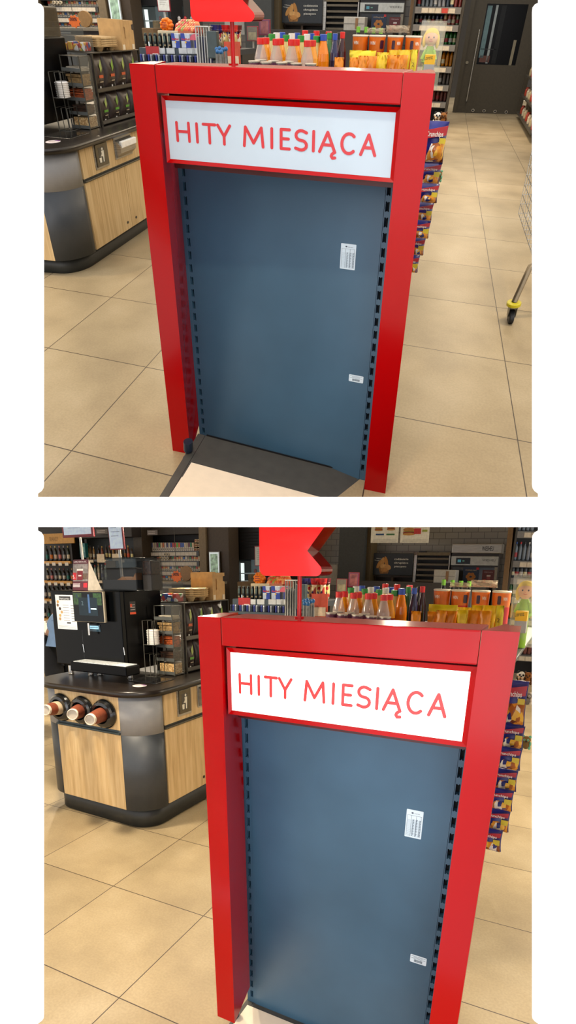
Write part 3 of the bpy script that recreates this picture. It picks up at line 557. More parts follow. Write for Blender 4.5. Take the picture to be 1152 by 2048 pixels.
        t.part('body', g); g = G(); g.ell(x, Y, z, q, q * .9, q * .9, a, 12, 8)
        for s in (-1, 1): g.ell(x + s * q * .75, Y, z + q * .75, q * .36, q * .3, q * .36, b, 8, 6); g.ell(x + s * q * .42, Y - q * .82, z + q * .1, q * .26, q * .14, q * .28, b, 8, 6); g.ell(x + s * q * .42, Y - q * .94, z + q * .1, q * .1, q * .06, q * .1, BLACK(.2), 6, 5)
        g.ell(x, Y - q * .92, z - q * .25, q * .26, q * .14, q * .18, BLACK(.3), 8, 6); h = t.part('head', g)
def counter(k, T):
    t = T('coffee_counter', 'rounded coffee counter with pale oak doors and grey corner panels', 'counter', (-1.83, 2.2, 0), 'C'); oak = 'oak'; lg, dk, pl = c(146, 146, 146, .45, var=.04), c(60, 64, 68, .45, var=.05), c(44, 46, 44, .5)
    bx0, bx1, by0, by1 = -2.30, -1.36, 1.22, 3.9; r = .2
    def corner(cx, cy, a0, a1, z0, z1, m, rr=r, inn=.03):
        g = G(); o = arc(cx, cy, rr, a0, a1, 12); i = arc(cx, cy, rr - inn, a1, a0, 12); g.prism(o + i, z0, z1, m, 'z', True); return g
    for cx, a0, a1, nm in ((bx1 - r, 270, 360, 'right'), (bx0 + r, 180, 270, 'left')):
        t.part('corner_panel', corner(cx, by0 + r, a0, a1, .635, .886, lg), nm + ' light grey upper corner panel'); t.part('corner_panel', corner(cx, by0 + r, a0, a1, .13, .6345, dk), nm + ' dark grey lower corner panel')
    g = G(); g.box(bx0 + .03, bx1 - .03, by0 + .2, by1, .12, .88, BLACK()); g.box(bx0 + .2, bx1 - .2, by0 + .02, by0 + .3, .12, .88, BLACK()); t.part('carcass', g)
    xa, xb = -2.106, -1.546
    g = G(); g.box(xa, xb, by0, by0 + .02, .665, .878, oak); t.part('front_panel', g, 'oak panel holding the cup dispensers')
    g = G(); g.box(xa, xb, by0, by0 + .02, .13, .632, oak); t.part('door', g, 'oak front door')
    g = G(); g.box(xa, xb, by0 + .006, by0 + .02, .632, .665, c(58, 70, 72, .35)); g.box(xa, xb, by0 - .012, by0 + .004, .640, .648, c(70, 84, 86, .3, .4)); t.part('grip_rail', g)
    ya, ys, yb = 1.437, 1.90, 2.40
    g = G(); g.box(bx1 - .02, bx1, ya, 3.2, .675, .878, oak); t.part('side_panel', g, 'oak side panel with waste flap')
    for a, b in ((ya, ys - .002), (ys + .002, yb - .002), (yb + .002, 3.2)):
        g = G(); g.box(bx1 - .02, bx1, a, b, .14, .645, oak); d = t.part('door', g, 'oak side door')
        if b < 3: yy = ys - .055 if a == ya else ys + .065; g = G(); g.tube([(bx1, yy, .2), (bx1 + .003, yy, .2)], .011, c(30, 24, 20, .4), 12); d.part('lock', g)
    g = G(); g.box(bx1 - .02, bx1 - .008, ya, 3.2, .645, .675, c(54, 54, 48, .35)); g.box(bx1 - .004, bx1 + .010, ya, 3.2, .652, .66, c(92, 90, 80, .3, .4)); t.part('grip_rail', g)
    o = .04; g = G(); g.prism(arc(bx1 - r, by0 + r + .0, r - o, 270, 360, 10) + [(bx1 - o, by1), (bx0 + o, by1)] + arc(bx0 + r, by0 + r, r - o, 180, 270, 10), .001, .13, pl, 'z', True); t.part('plinth', g)
    g = G(); R2 = .23; wx0, wx1, wy0 = bx0 - .03, bx1 + .035, by0 - .035
    po = arc(wx1 - R2, wy0 + R2, R2, 270, 360, 14) + [(wx1, by1), (wx0, by1)] + arc(wx0 + R2, wy0 + R2, R2, 180, 270, 14); g.prism(po, .887, .925, c(30, 24, 20, .3, var=.25), 'z', True); t.part('worktop', g, 'dark brown worktop')
    # waste flap + napkin dispenser on the side
    X = bx1
    y0, z1 = SX(0, 184, 287, X); y1, _ = SX(0, 215, 300, X); _, z0 = SX(0, 200, 340, X); st = 'steel'
    g = G(); g.box(X, X + .006, y0, y1, z0, z1, st, .002); f = t.part('waste_flap', g, 'steel waste flap'); g = G(); g.box(X + .006, X + .014, y0 + .012, y1 - .012, z0 + .016, z1 - .014, c(96, 88, 70, .3, .6), .003); f.part('flap', g)
    ym, zm = (y0 + y1) / 2 - .01, (z0 + z1) / 2; w = (y1 - y0); g = G(); wh = c(226, 220, 200, .5); g.box(X + .014, X + .0148, ym - w * .2, ym + w * .22, zm - .055, zm + .055, c(66, 62, 52, .4))
    g.prism(arc(ym + .012, zm + .042, .009, 0, 360, 10), X + .0148, X + .0156, wh, 'x'); g.prism([(ym, zm + .03), (ym + .028, zm + .03), (ym + .026, zm - .008), (ym + .022, zm - .05), (ym + .012, zm - .05), (ym + .012, zm - .01), (ym + .004, zm - .01), (ym - .012, zm - .006), (ym - .013, zm - .012), (ym + .002, zm + .01)], X + .0148, X + .0156, wh, 'x'); g.prism([(ym - .03, zm - .016), (ym - .004, zm - .016), (ym - .007, zm - .05), (ym - .027, zm - .05)], X + .0148, X + .0156, wh, 'x'); f.part('litter_pictogram', g, 'white litter bin pictogram')
    y0, z1 = SX(0, 226, 276, X); y1, _ = SX(0, 263, 284, X); _, z0 = SX(0, 248, 316, X)
    g = G(); g.box(X, X + .006, y0, y1, z0, z1, st, .002); g.prism([(X + .006, z0 + .01), (X + .05, z0 + .05), (X + .05, z1 - .06), (X + .006, z1 - .02)], y0 + .012, y1 - .012, st, 'y'); d = t.part('napkin_dispenser', g, 'steel napkin dispenser')
    g = G(); g.box(X + .03, X + .056, y0 + .025, y1 - .004, z0 + .085, z1 - .03, c(240, 236, 224, .7), .006); d.part('napkin', g)
    # cup dispensers and the cups in them
    names = ['leftmost', 'middle', 'rightmost']
    for j, ((px, py), (qx, qy)) in enumerate(zip([(128.75, 1413), (169.4, 1418.8), (212, 1425.6)], [(91, 1420.5), (144, 1429), (178, 1439)])):
        x, z = Q(1, px, py, by0); rb = c(14, 16, 18, .18, coat=.6)
        dd = t.part('cup_dispenser', G(), 'black round cup dispenser'); g = dd.g; g.lathe(0, 0, [(.094, 0), (.096, .012), (.088, .03), (.078, .042), (.06, .046), (.058, .02), (.05, .0)], rb, 32); g.tilt((0, 0, 0), 'x', math.pi / 2); g.move(x, by0 - .0015, z)
        ex, ez = Q(1, qx, qy, 1.02)
        a = np.array([x, by0 - .035, z]); b = np.array([ex, 1.02, ez]); L = float(np.linalg.norm(b - a)); dr = (b - a) / L
        def cup(): 
            g = G(); white = c(226, 216, 196, .5); pr = 'cup_print'; pale = c(212, 190, 158, .6)
            g.lathe(0, 0, [(.046, 0, pale if j == 0 else pr), (.043, L * .45, pr), (.0355, L - .022, white), (.035, L - .012, white), (.033, L, white), (.030, L, c(196, 186, 168, .6)), (.029, L - .008, c(176, 166, 150, .6)), (.001, L - .008)], pr, 24); return g
        g = cup(); zx = np.cross([0, 0, 1], dr); s_ = np.linalg.norm(zx); ang = math.acos(dr[2]); ax = zx / s_
        K = np.array([[0, -ax[2], ax[1]], [ax[2], 0, -ax[0]], [-ax[1], ax[0], 0]]); Rm = np.eye(3) + math.sin(ang) * K + (1 - math.cos(ang)) * K @ K
        g.v = [tuple(a + Rm @ np.array(p)) for p in g.v]
        T('paper_cup', 'brown paper cup poking base first from the %s black cup dispenser' % names[j], 'cup', tuple(a), 'C', g, 'paper cups in the dispensers')
    ZT = .9255
    # sticker and waste slot on the worktop
    x, y = H(1, 278, 1371, ZT); g = G(); g.prism(arc(x, y, .045, 0, 360, 24), ZT, ZT + .001, c(226, 214, 210, .4), 'z'); g.prism(arc(x + .01, y + .022, .02, 0, 180, 10), ZT + .001, ZT + .0013, c(120, 60, 130, .4), 'z'); g.text('kawa', x - .026, y - .012, .014, ZT + .0013, c(150, 90, 60, .5), .05, face='z'); t.part('round_sticker', g, 'round white and purple sticker on the worktop')
    g = G(); g.box(-1.70, -1.47, 1.50, 1.70, ZT, ZT + .004, c(20, 20, 20, .25), .002); g.box(-1.68, -1.49, 1.52, 1.68, ZT + .004, ZT + .0045, BLACK(.15)); t.part('waste_slot', g, 'flat black frame on the worktop')
    # ---------------------------------------------- coffee machine
    if k == 1:
        mx0, mx1, my0, my1, mz0, mz1 = -2.365, -1.722, 1.50, 1.93, .985, 1.52; bk = c(5, 5, 6, .3, spec=.12)
        m = T('coffee_machine', 'big black coffee machine standing on the rounded counter', 'coffee machine', ((mx0 + mx1) / 2, 1.8, ZT), 'C')
        g = G(); g.box(mx0, mx1, my0 + .04, my1, mz0, mz1, bk, .008); m.part('housing', g)
        g = G(); g.box(mx0, mx1, my0, my0 + .04, mz0 + .01, mz1, c(4, 5, 6, .18, spec=.16), .006); xs = Q(1, 170, 1300, my0)[0]; g.box(xs - .001, xs + .001, my0 - .0008, my0, mz0 + .02, 1.25, c(40, 44, 48, .3)); m.part('front_door', g)
        for px in (143.4, 182.5, 200.6, 259):
            x, y = H(1, px, 1348 if px < 150 else (1358 if px > 250 else 1351), ZT); y += .02; g = G(); g.lathe(x, y, [(.019, ZT), (.02, ZT + .004), (.018, ZT + .008), (.018, mz0 + .004)], CHROME(), 14); m.part('foot', g, 'chrome foot')
        # drip tray
        x0, z = Q(1, 148, 1322, 1.40); x1 = Q(1, 256, 1330, 1.40)[0]
        g = G(); g.box(x0, x1, 1.37, my0 + .01, ZT + .055, ZT + .118, bk, .008); tr = m.part('drip_tray', g); g = G(); g.box(x0 + .02, x1 - .012, 1.385, my0 - .002, ZT + .118, ZT + .122, 'drip_grid'); tr.part('drip_grid', g, 'pale speckled drip grid')
        # touch screen
        ys = 1.44; x0, z1 = Q(1, 140, 1180, ys); x1, z0 = Q(1, 207, 1246, ys)
        g = G(); g.box(x0, x1 + .006, ys + .002, ys + .026, z0, z1, c(176, 164, 140, .3, .6), .006); sc = m.part('touch_screen', g, 'touch screen with champagne edge')
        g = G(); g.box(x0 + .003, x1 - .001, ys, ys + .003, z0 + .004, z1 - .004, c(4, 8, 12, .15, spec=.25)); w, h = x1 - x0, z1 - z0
        g.box(x0 + w * .2, x0 + w * .82, ys - .0006, ys, z0 + h * .22, z0 + h * .8, c(22, 34, 42, .2, emit=.15, spec=.2)); g.box(x0 + .01, x0 + w * .32, ys - .0005, ys, z0 + h * .56, z1 - .012, c(24, 50, 20, .3, emit=.25, var=.8, scale=70)); g.box(x0 + w * .7, x1 - .01, ys - .0005, ys, z0 + h * .56, z1 - .012, c(26, 54, 22, .3, emit=.25, var=.8, scale=70))  # green blocks are reflections painted onto the screen
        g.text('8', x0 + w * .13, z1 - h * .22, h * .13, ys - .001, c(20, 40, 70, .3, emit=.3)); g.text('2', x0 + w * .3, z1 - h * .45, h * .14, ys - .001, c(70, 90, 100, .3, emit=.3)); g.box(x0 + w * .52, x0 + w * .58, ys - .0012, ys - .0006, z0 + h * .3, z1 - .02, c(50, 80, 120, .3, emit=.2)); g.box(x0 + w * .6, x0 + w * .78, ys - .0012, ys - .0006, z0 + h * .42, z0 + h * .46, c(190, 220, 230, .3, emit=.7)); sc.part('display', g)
        # price list
        y = my0 - .0012; A = [Q(1, px, py, y) for px, py in ((107.5, 1187), (146, 1187), (157, 1259), (117, 1256.5))]
        lx0, lx1, lz0, lz1 = A[0][0] + .002, A[2][0] - .006, A[3][1], A[0][1]
        g = G(); g.box(lx0, lx1, y, y + .001, lz0, lz1, c(226, 230, 230, .5, var=.02)); pl_ = m.part('price_list', g, 'white drinks price list'); g = G(); ik = c(50, 50, 54, .6); w, h = lx1 - lx0, lz1 - lz0
        g.box(lx0 + w * .2, lx0 + w * .78, y - .0006, y, lz1 - h * .15, lz1 - h * .04, ik); g.text('Napój gorący', lx0 + w * .23, lz1 - h * .125, h * .052, y - .0009, c(226, 230, 230, .5), w * .5)
        for r in range(7): zz = lz1 - h * (.3 + .075 * r); g.box(lx0 + w * .36, lx0 + w * .66, y - .0005, y, zz, zz + .003, c(130, 130, 134, .6)); g.box(lx0 + w * .76, lx0 + w * .92, y - .0005, y, zz - .004, zz + .0, c(110, 110, 114, .6))
        for r, xx in enumerate((.12, .1, .2, .28, .18, .16)): g.prism(arc(lx0 + w * xx, lz1 - h * (.2 + .1 * r), .011, 0, 360, 10), y - .0008, y, c([196, 120, 60, 190, 196, 180][r], [150, 90, 40, 150, 160, 140][r], [80, 60, 30, 90, 90, 90][r], .5))
        g.box(lx0 + w * .5, lx0 + w * .7, y - .0006, y, lz0 + h * .17, lz0 + h * .21, ik)
        for r in range(3): g.box(lx0 + w * .04, lx1 - w * .04, y - .0005, y, lz0 + h * (.03 + .035 * r), lz0 + h * (.036 + .035 * r), c(120, 124, 126, .6))
        pl_.part('printed_list', g)
        x, z1 = Q(1, 175, 1246, 1.45); z0 = Q(1, 176, 1270, 1.45)[1]; g = G(); g.tube([(x, 1.455, z1), (x, 1.455, z0)], .008, CHROME(), 12); g.box(x - .02, x + .02, 1.452, my0 + .002, z1 - .002, z1 + .03, bk); m.part('spout', g, 'chrome spout')
        x0, x1, z0, z1 = RQ(1, 179, 1249, 201, 1263, my0); g = G(); g.box(x0, x1, my0 - .004, my0, z0, z1, c(30, 52, 66, .2), .002); g.box(x0 + .008, x1 - .014, my0 - .005, my0 - .004, z0 + .018, z1 - .008, c(150, 200, 220, .3, emit=.8)); g.box(x0 + .014, x1 - .02, my0 - .0056, my0 - .005, z0 + .026, z1 - .018, c(40, 60, 76, .3)); m.part('small_display', g)
        for px, py0, py1 in ((168.5, 1288, 1304), (247.5, 1295, 1310)): x, za = Q(1, px, py0, my0); zb = Q(1, px + 1.5, py1, my0)[1]; g = G(); g.tube([(x, my0 - .004, za), (x + .006, my0 - .004, zb)], .003, c(200, 206, 210, .2, .7), 8); m.part('door_clip', g)
        y0, z1 = SX(1, 256.5, 1203, mx1); y1, z0 = SX(1, 271, 1228, mx1); g = G(); g.box(mx1, mx1 + .0012, y0, y1, z0, z1, c(30, 26, 26, .4)); g.box(mx1 + .0012, mx1 + .0018, y0, y1, z0, z0 + .014, c(226, 84, 40, .4)); g.box(mx1 + .0012, mx1 + .0018, y0 + .005, y0 + (y1 - y0) * .4, z1 - .035, z1 - .016, c(220, 80, 44, .4))
        for r in range(3): g.box(mx1 + .0012, mx1 + .0018, y0 + .006, y1 - .008, z0 + .028 + r * .016, z0 + .033 + r * .016, c(170, 160, 156, .5))
        m.part('warning_label', g, 'black and orange warning label')
        # hoppers on top
        sm = c(26, 28, 30, .12, alpha=.5, spec=.3); hz = mz1
        x0, x1, za, zb = RQ(1, 200, 1134, 268, 1178, 1.56); g = G(); g.box(x0, x1, 1.56, 1.68, hz, zb, sm, .01); h1 = m.part('powder_hopper', g, 'smoky hopper half full of powder')
        g = G(); n = 12; xs = [x0 + .012 + (x1 - x0 - .024) * i / n for i in range(n + 1)]; mid = x0 + (x1 - x0) * .42
        po = [(x, hz + .09 + .022 * math.sin(i * 1.1) + .02 * math.cos(i * .45)) for i, x in enumerate(xs)]; po = [p for p in po if p[0] >= mid - .02]; g.prism([(po[0][0], hz + .07)] + po + [(po[-1][0], hz + .07)], 1.572, 1.67, c(150, 108, 70, .8), 'y'); h1.part('powder', g, 'brown drink powder')
        g = G(); g.box(x0 + .008, x1 - .008, 1.566, 1.674, hz + .002, hz + .07, c(30, 36, 42, .4)); h1.part('hopper_base', g)
        x0b, x1b, za, zc_ = RQ(1, 209, 1112, 268, 1133, 1.58); g = G(); g.box(x0b, x1b, 1.57, 1.69, zb, zc_, c(34, 46, 52, .1, alpha=.62, spec=.4), .01); g.box(x0b + .002, x0b + (x1b - x0b) * .35, 1.568, 1.6, zb + .004, zc_ - .02, c(30, 32, 32, .7)); m.part('hopper_lid', g, 'clear smoky lid')
        x0, x1, za, zb = RQ(1, 279, 1113, 296, 1178, 1.62); x1 -= .012; g = G(); g.box(x0, x1 + .02, 1.62, 1.74, hz, zb, sm, .008); h2 = m.part('bean_hopper', g, 'smoky hopper with coffee beans'); g = G(); g.box(x0 + .006, x1 + .012, 1.626, 1.735, hz + (zb - hz) * .48, zb - .02, 'beans', .01); g.box(x0 + .006, x1 + .012, 1.626, 1.735, hz + .004, hz + (zb - hz) * .47, c(70, 64, 60, .5)); h2.part('coffee_beans', g)
        # tent card
        Y = 1.52; A = [Q(1, px, py, Y) for px, py in ((135, 1114.5), (166, 1114.5), (166, 1177), (136, 1177))]
        x0, x1, z0, z1 = A[0][0], A[1][0], mz1 + .0005, A[0][1]; g = G(); g.raw([(x0, Y, z0), (x1, Y, z0), (x1, Y + .03, z1), (x0, Y + .03, z1)], [(0, 1, 2, 3)], c(84, 36, 48, .5))
        g.raw([(x1, Y, z0), (x1 + .005, Y + .13, z0), (x1, Y + .03, z1)], [(0, 1, 2)], c(206, 196, 180, .7)); g.raw([(x0, Y + .13, z0), (x1, Y + .13, z0), (x1, Y + .03, z1), (x0, Y + .03, z1)], [(3, 2, 1, 0)], c(206, 196, 180, .7))
        tc = T('tent_card', 'dark red folded tent card standing on the coffee machine', 'sign', (x0, Y, z0), 'C'); tc.part('card', g); g = G(); w, h = x1 - x0, z1 - z0; yy = lambda z: Y + .03 * (z - z0) / h - .002
        def bx(a, b, u, v, m_, o=.0): g.raw([(x0 + a * w, yy(z0 + u * h) - o, z0 + u * h), (x0 + b * w, yy(z0 + u * h) - o, z0 + u * h), (x0 + b * w, yy(z0 + v * h) - o, z0 + v * h), (x0 + a * w, yy(z0 + v * h) - o, z0 + v * h)], [(0, 1, 2, 3)], m_)
        bx(.02, .98, .3, .86, c(126, 120, 118, .6, var=.5, scale=30)); bx(.55, .98, .36, .56, c(176, 130, 84, .6, var=.5, scale=60)); bx(.3, .66, .34, .66, c(112, 26, 40, .5), .001); bx(.28, .68, .64, .7, c(220, 214, 206, .5), .0015); bx(.38, .58, .46, .5, c(220, 200, 196, .5), .0015); bx(.02, .26, .34, .58, c(180, 30, 44, .5), .001); bx(.72, .96, .1, .24, c(200, 40, 52, .5), .001)
        for r in range(3): bx(.04, .5, .2 - .045 * r, .225 - .045 * r, c(222, 206, 206, .5), .001)
        g.text('5.', x0 + .05 * w, z0 + .39 * h, .12 * h, Y + .006, c(250, 240, 240, .4)); g.text('LUBIĘ CZEKOLADĘ', x0 + .08 * w, z0 + .905 * h, .05 * h, yy(z0 + .9 * h) - .001, c(226, 214, 214, .4), .8 * w); tc.part('printed_picture', g)
    elif k == 0:
        m = T('coffee_machine', 'edge of the black coffee machine left on the counter', 'coffee machine', (-2.0, 1.8, ZT), 'C'); bk = c(5, 5, 6, .3, spec=.12)
        g = G(); g.box(-2.365, -1.722, 1.50, 1.93, .985, 1.52, bk, .008); m.part('housing', g)
        for fx in (-1.78, -2.29):
            g = G(); g.lathe(fx, 1.56, [(.019, ZT), (.018, .99)], CHROME(), 12); m.part('foot', g)
        g = G(); g.box(-1.95, -1.72, 1.60, 1.9, 1.52, 1.70, c(92, 82, 64, .2, alpha=.75), .008); h = m.part('bean_hopper', g, 'smoky hopper with coffee beans'); g = G(); g.box(-1.944, -1.726, 1.606, 1.894, 1.61, 1.69, 'beans', .01); h.part('coffee_beans', g)
    # ---------------------------------------------- rack with sugar, napkins and stirrers
    fr = c(74, 72, 64, .4, .3); tr_ = c(150, 146, 130, .08, alpha=.16)
    A = H(0, 180.2, 260.4, ZT); x0, x1, y0, y1 = A[0] - .155, A[0], A[1] + .0, A[1] + .12; zt = ZT + .49
    t = T('condiment_rack', 'narrow clear rack with napkins, sugar sachets and wooden stirrers', 'rack', ((x0 + x1) / 2, (y0 + y1) / 2, ZT), 'C'); g = G()
    for x in (x0, x1 - .006):
        for y in (y0, y1 - .006): g.box(x, x + .006, y, y + .006, ZT, zt, fr)
    nb = 5; hz = (zt - ZT) / nb
    for i in range(nb + 1): z = ZT + .004 + i * (hz - .002); g.box(x0, x1, y0, y1, z, z + .003, fr)
    t.part('rack_frame', g)
    g = G()
    for i in range(nb): z = ZT + .006 + i * (hz - .002); g.box(x0, x1, y0 - .001, y0 + .002, z, z + .022, c(84, 86, 82, .35))
    t.part('bin_front', g)
    g = G(); g.box(x1 - .001, x1 + .001, y0 + .006, y1 - .006, ZT + .01, zt - .004, tr_); t.part('clear_side', g)
    stuffs = [('wooden_stirrers', 'bundle of wooden stirrers in the bottom bin of the condiment rack', 'sticks', .075, 'stirrers'), ('tea_sachets', 'dark brown sachets in the second bin of the condiment rack', c(66, 42, 24, .6, var=.6, scale=60), .06, 'sachets'), ('sugar_sachets', 'orange-brown sugar sachets in the middle bin of the condiment rack', c(158, 74, 30, .5, var=.6, scale=60), .075, 'sachets'), ('sugar_sachets', 'brown kraft sugar sachets in the fourth bin of the condiment rack', c(150, 120, 74, .7, var=.5, scale=60), .075, 'sachets'), ('napkin_pile', 'loose white napkins in the top bin of the condiment rack', c(222, 212, 190, .8), .028, 'napkins')]
    for i, (nm, lab, m_, hh, cat) in enumerate(stuffs):
        z = ZT + .0085 + i * (hz - .002); g = G()
        if i == 0:
            g.box(x0 + .02, x1 - .012, y0 + .008, y1 - .01, z, z + hh, m_, .006)
        else:
            rr = random.Random(i + 5)
            for q in range(9 if i < 4 else 5): u = z + hh * q / (9 if i < 4 else 5); a = rr.uniform(0, .018); b = rr.uniform(0, .02); g.box(x0 + .014 + a, x1 - .008 - b * .3, y0 + .008 + b, y1 - .012 - a, u, u + hh / 9 * .9, m_, .001)
        T(nm, lab, cat, ((x0 + x1) / 2, (y0 + y1) / 2, z), 'C', g, None, 'stuff' if i else None)
    # wire lid holder at its left
    wx0, wx1, ky = x0 - .012, x0 + .08, y0; y0 = y0 - .125; t = T('lid_holder', 'thin wire lid holder left of the condiment rack', 'rack', ((wx0 + wx1) / 2, y0 + .08, ZT), 'C'); g = G(); wz = ZT + .39
    for x in (wx0, (wx0 + wx1) / 2, wx1):
        for zz, zb in ((wz, ZT + .225), (ZT + .16, ZT + .004)): g.tube([(x, y0 + .01, zb), (x, y0 + .01, zz), (x, y0 + .11, zz), (x, y0 + .11, zb)], .0025, fr, 6)
    for z in (ZT + .005, ZT + .225): g.tube([(wx0, y0 + .01, z), (wx1, y0 + .01, z), (wx1, y0 + .11, z), (wx0, y0 + .11, z), (wx0, y0 + .01, z)], .003, fr, 6)
    for y in (y0 + .01, y0 + .11): g.tube([(wx0, y, ZT + .003), (wx0, y, wz)], .0035, fr, 6)
    t.part('wire_frame', g)
    for q in range(9):
        z = ZT + .2254 + q * .0115; g = G(); g.lathe((wx0 + wx1) / 2, y0 + .06, [(.043, z), (.044, z + .004), (.04, z + .005), (.038, z + .011)], c(232, 228, 220, .4), 20)
        T('plastic_cup_cover', '%s white cup lid from the bottom of the stack' % ORD[q], 'lid', ((wx0 + wx1) / 2, y0 + .06, z), 'C', g, 'white cup lids')
    y0 = ky
    # coffee bag shelf
    B1 = H(0, 205, 254, ZT); X = B1[0]; y0, y1 = B1[1], B1[1] + .60; x0 = X - .26; zt = ZT + SX(0, 196, 104, X)[1] - ZT
    t = T('coffee_shelf', 'two-tier dark metal shelf holding coffee bags', 'shelf', (X - .13, (y0 + y1) / 2, ZT), 'C'); g = G(); fr2 = c(62, 58, 50, .4, .3)
    for y in (y0, y1 - .012):
        for x in (x0, X - .012): g = G(); g.box(x, x + .012, y, y + .012, ZT, zt, fr2); t.part('post', g)
    t.part('shelf_frame', g); zmid = ZT + (zt - ZT) * .47
    for z in (ZT + .01, zmid): g = G(); g.box(x0, X, y0, y1, z, z + .005, fr2); g.box(X - .003, X, y0, y1, z, z + .03, c(84, 78, 68, .3, .3)); t.part('shelf_tray', g)
    g = G(); g.box(x0, X, y0, y1, zt - .004, zt + .002, c(70, 66, 56, .4)); t.part('top_panel', g)
    for tier, z, hh, nm, acc in ((0, ZT + .016, .2, 'lower', c(90, 150, 40, .5)), (1, zmid + .006, .235, 'upper', c(190, 84, 40, .5))):
        for q in range(4):
            ya = y0 + .02 + q * .14; xx = X - .052; hh = (zmid if tier == 0 else zt) - z - .01
            b = T('coffee_bag', '%s dark coffee bag from the left on the %s tier' % (ORD[q], nm), 'bag', (xx, ya + .04, z), 'C', None, nm + ' tier coffee bags'); g = G(); g.pillow(ya, ya + .135, z, z + hh, 0, .075, c(52, 40, 34, .4, var=.4), .003, 6, 9)
            g.v = [(xx - v[1] * -1 * -1, v[0], v[2]) for v in g.v]; b.part('bag_body', g)
            g = G(); L = c(126, 160, 60, .5) if q % 2 else c(160, 176, 90, .5); y_ = ya + .066; X2 = xx + .041
            g.prism([(y_ + .002, z + hh * .5), (y_ + .02, z + hh * .62), (y_ + .012, z + hh * .86), (y_ - .008, z + hh * .7)], X2 - .001, X2, L, 'x'); g.box(X2 - .001, X2, y_ - .024, y_ + .024, z + hh * .36, z + hh * .44, acc); g.box(X2 - .001, X2, y_ - .02, y_ + .016, z + hh * .24, z + hh * .27, c(170, 150, 120, .5)); g.box(X2 - .001, X2, y_ - .03, y_ - .016, z + hh * .08, z + hh * .14, c(210, 206, 196, .5)); b.part('printed_label', g)
    # pulp cup carriers, cardboard boxes, clear box on the shelf top
    zz = zt + .0025; yc = y0 + .245
    for q in range(5):
        z = zz + (0 if q == 0 else .0365 + (q - 1) * .0145); g = G(); h = .05 if q == 0 else .034
        po = rrect(X - .235, X - .015, yc - .12, yc + .12, .035, 5); n = len(po); s = .86
        if q == 0:
            for cx in (-.19, -.125, -.06):
                for cy in (-.07, .07): g.lathe(X + cx, yc + cy, [(.018, z), (.034, z + .03)], 'pulp', 10)
            g.prism(po, z + .03, z + .034, 'pulp', 'z')
        else:
            cx0 = X - .125; v0 = [(cx0 + (u - cx0) * .985, yc + (w - yc) * .985, z) for u, w in po]; v1 = [(u + .004 * math.sin(i * 2.1), w, z + .0125 + .0015 * math.sin(i * 1.3)) for i, (u, w) in enumerate(po)]; g.raw(v0 + v1, [(i, (i + 1) % n, n + (i + 1) % n, n + i) for i in range(n)] + [tuple(range(n, 2 * n)), tuple(range(n))[::-1]], 'pulp')
        T('cup_carrier', '%s pulp cup carrier from the bottom of the stack' % ORD[q], 'carrier', (X - .125, yc, z), 'C', g, 'stacked pulp cup carriers')
    kr = c(196, 156, 100, .8)
    for q, (ya, yb, xa, xb, h) in enumerate(((y0 + .34, y0 + .36, X - .2, X - .0, .21), (y0 + .46, y0 + .54, X - .21, X + .0, .205))):
        g = G(); Bx = T('cardboard_box', ['upright cardboard sleeve beside the pulp carriers', 'upright cardboard box with side notches behind the pulp carriers'][q], 'box', ((xa + xb) / 2, ya, zz), 'C')
        if q == 0: g.box(X - .2, X - .004, y0 + .385, y0 + .43, zz, zz + h, kr)
        else: g.prism([(y0 + .435, zz), (y0 + .56, zz), (y0 + .56, zz + h * .66), (y0 + .535, zz + h * .7), (y0 + .535, zz + h * .86), (y0 + .56, zz + h * .88), (y0 + .56, zz + h), (y0 + .435, zz + h), (y0 + .435, zz + h * .8), (y0 + .447, zz + h * .75), (y0 + .447, zz + h * .4), (y0 + .435, zz + h * .35)], X - .2, X - .006, kr, 'x')
        Bx.part('carton', g); g = G(); yy = (y0 + .392, y0 + .52)[q]; g.box(X - .0045, X - .0035, yy, yy + .03, zz + .004, zz + .04, c(226, 210, 180, .6)); Bx.part('price_tag', g)
    g = G(); cx1 = x0 + .14; g.box(x0, cx1 + .06, y0 + .0, y0 + .115, zz, zz + .1, c(120, 120, 110, .1, alpha=.3), .003); bt = T('clear_box', 'clear box with small wrapped snacks on the shelf end', 'box', (x0 + .07, y0 + .1, zz), 'C'); bt.part('clear_shell', g)
    for q in range(4): g = G(); g.box(x0 + .012 + q * .046, x0 + .052 + q * .046, y0 + .015, y0 + .1, zz + .003, zz + .05 + .012 * (q % 2), 'sweet_mix', .008); bt.part('wrapped_snack', g)

def pxbox(i, r, Y): return RQ(i, r[0], r[1], r[2], r[3], Y)
def framed_sign(T, name, lab, i, r, Y, grp, paper, frame, lines=5, pole=None, pic=None):
    x0, x1, z0, z1 = pxbox(i, r, Y); t = T(name, lab, 'sign', ((x0 + x1) / 2, Y, z0), grp); b = (x1 - x0) * .06
    g = G(); g.box(x0, x1, Y, Y + .02, z0, z1, frame, .004); t.part('sign_frame', g); g = G(); g.box(x0 + b, x1 - b, Y - .003, Y, z0 + b, z1 - b, paper); p = t.part('paper', g)
    g = G(); w, h = x1 - x0, z1 - z0
    for q in range(lines): zz = z1 - h * (.2 + .55 * q / max(1, lines)); g.box(x0 + w * .2, x1 - w * (.2 + .1 * (q % 3)), Y - .004, Y - .003, zz, zz + h * .012, c(110, 112, 116, .6))
    if pic: g.box(x0 + w * .15, x1 - w * .15, Y - .0045, Y - .003, z0 + h * pic[0], z0 + h * pic[1], pic[2])
    if lines or pic: p.part('print', g)
    if pole is not None: g = G(); xm = (x0 + x1) / 2; g.tube([(xm, Y + .03, pole), (xm, Y + .03, z0 + .05)], .014, c(170, 168, 160, .3, .6), 10); t.part('pole', g)
    return t
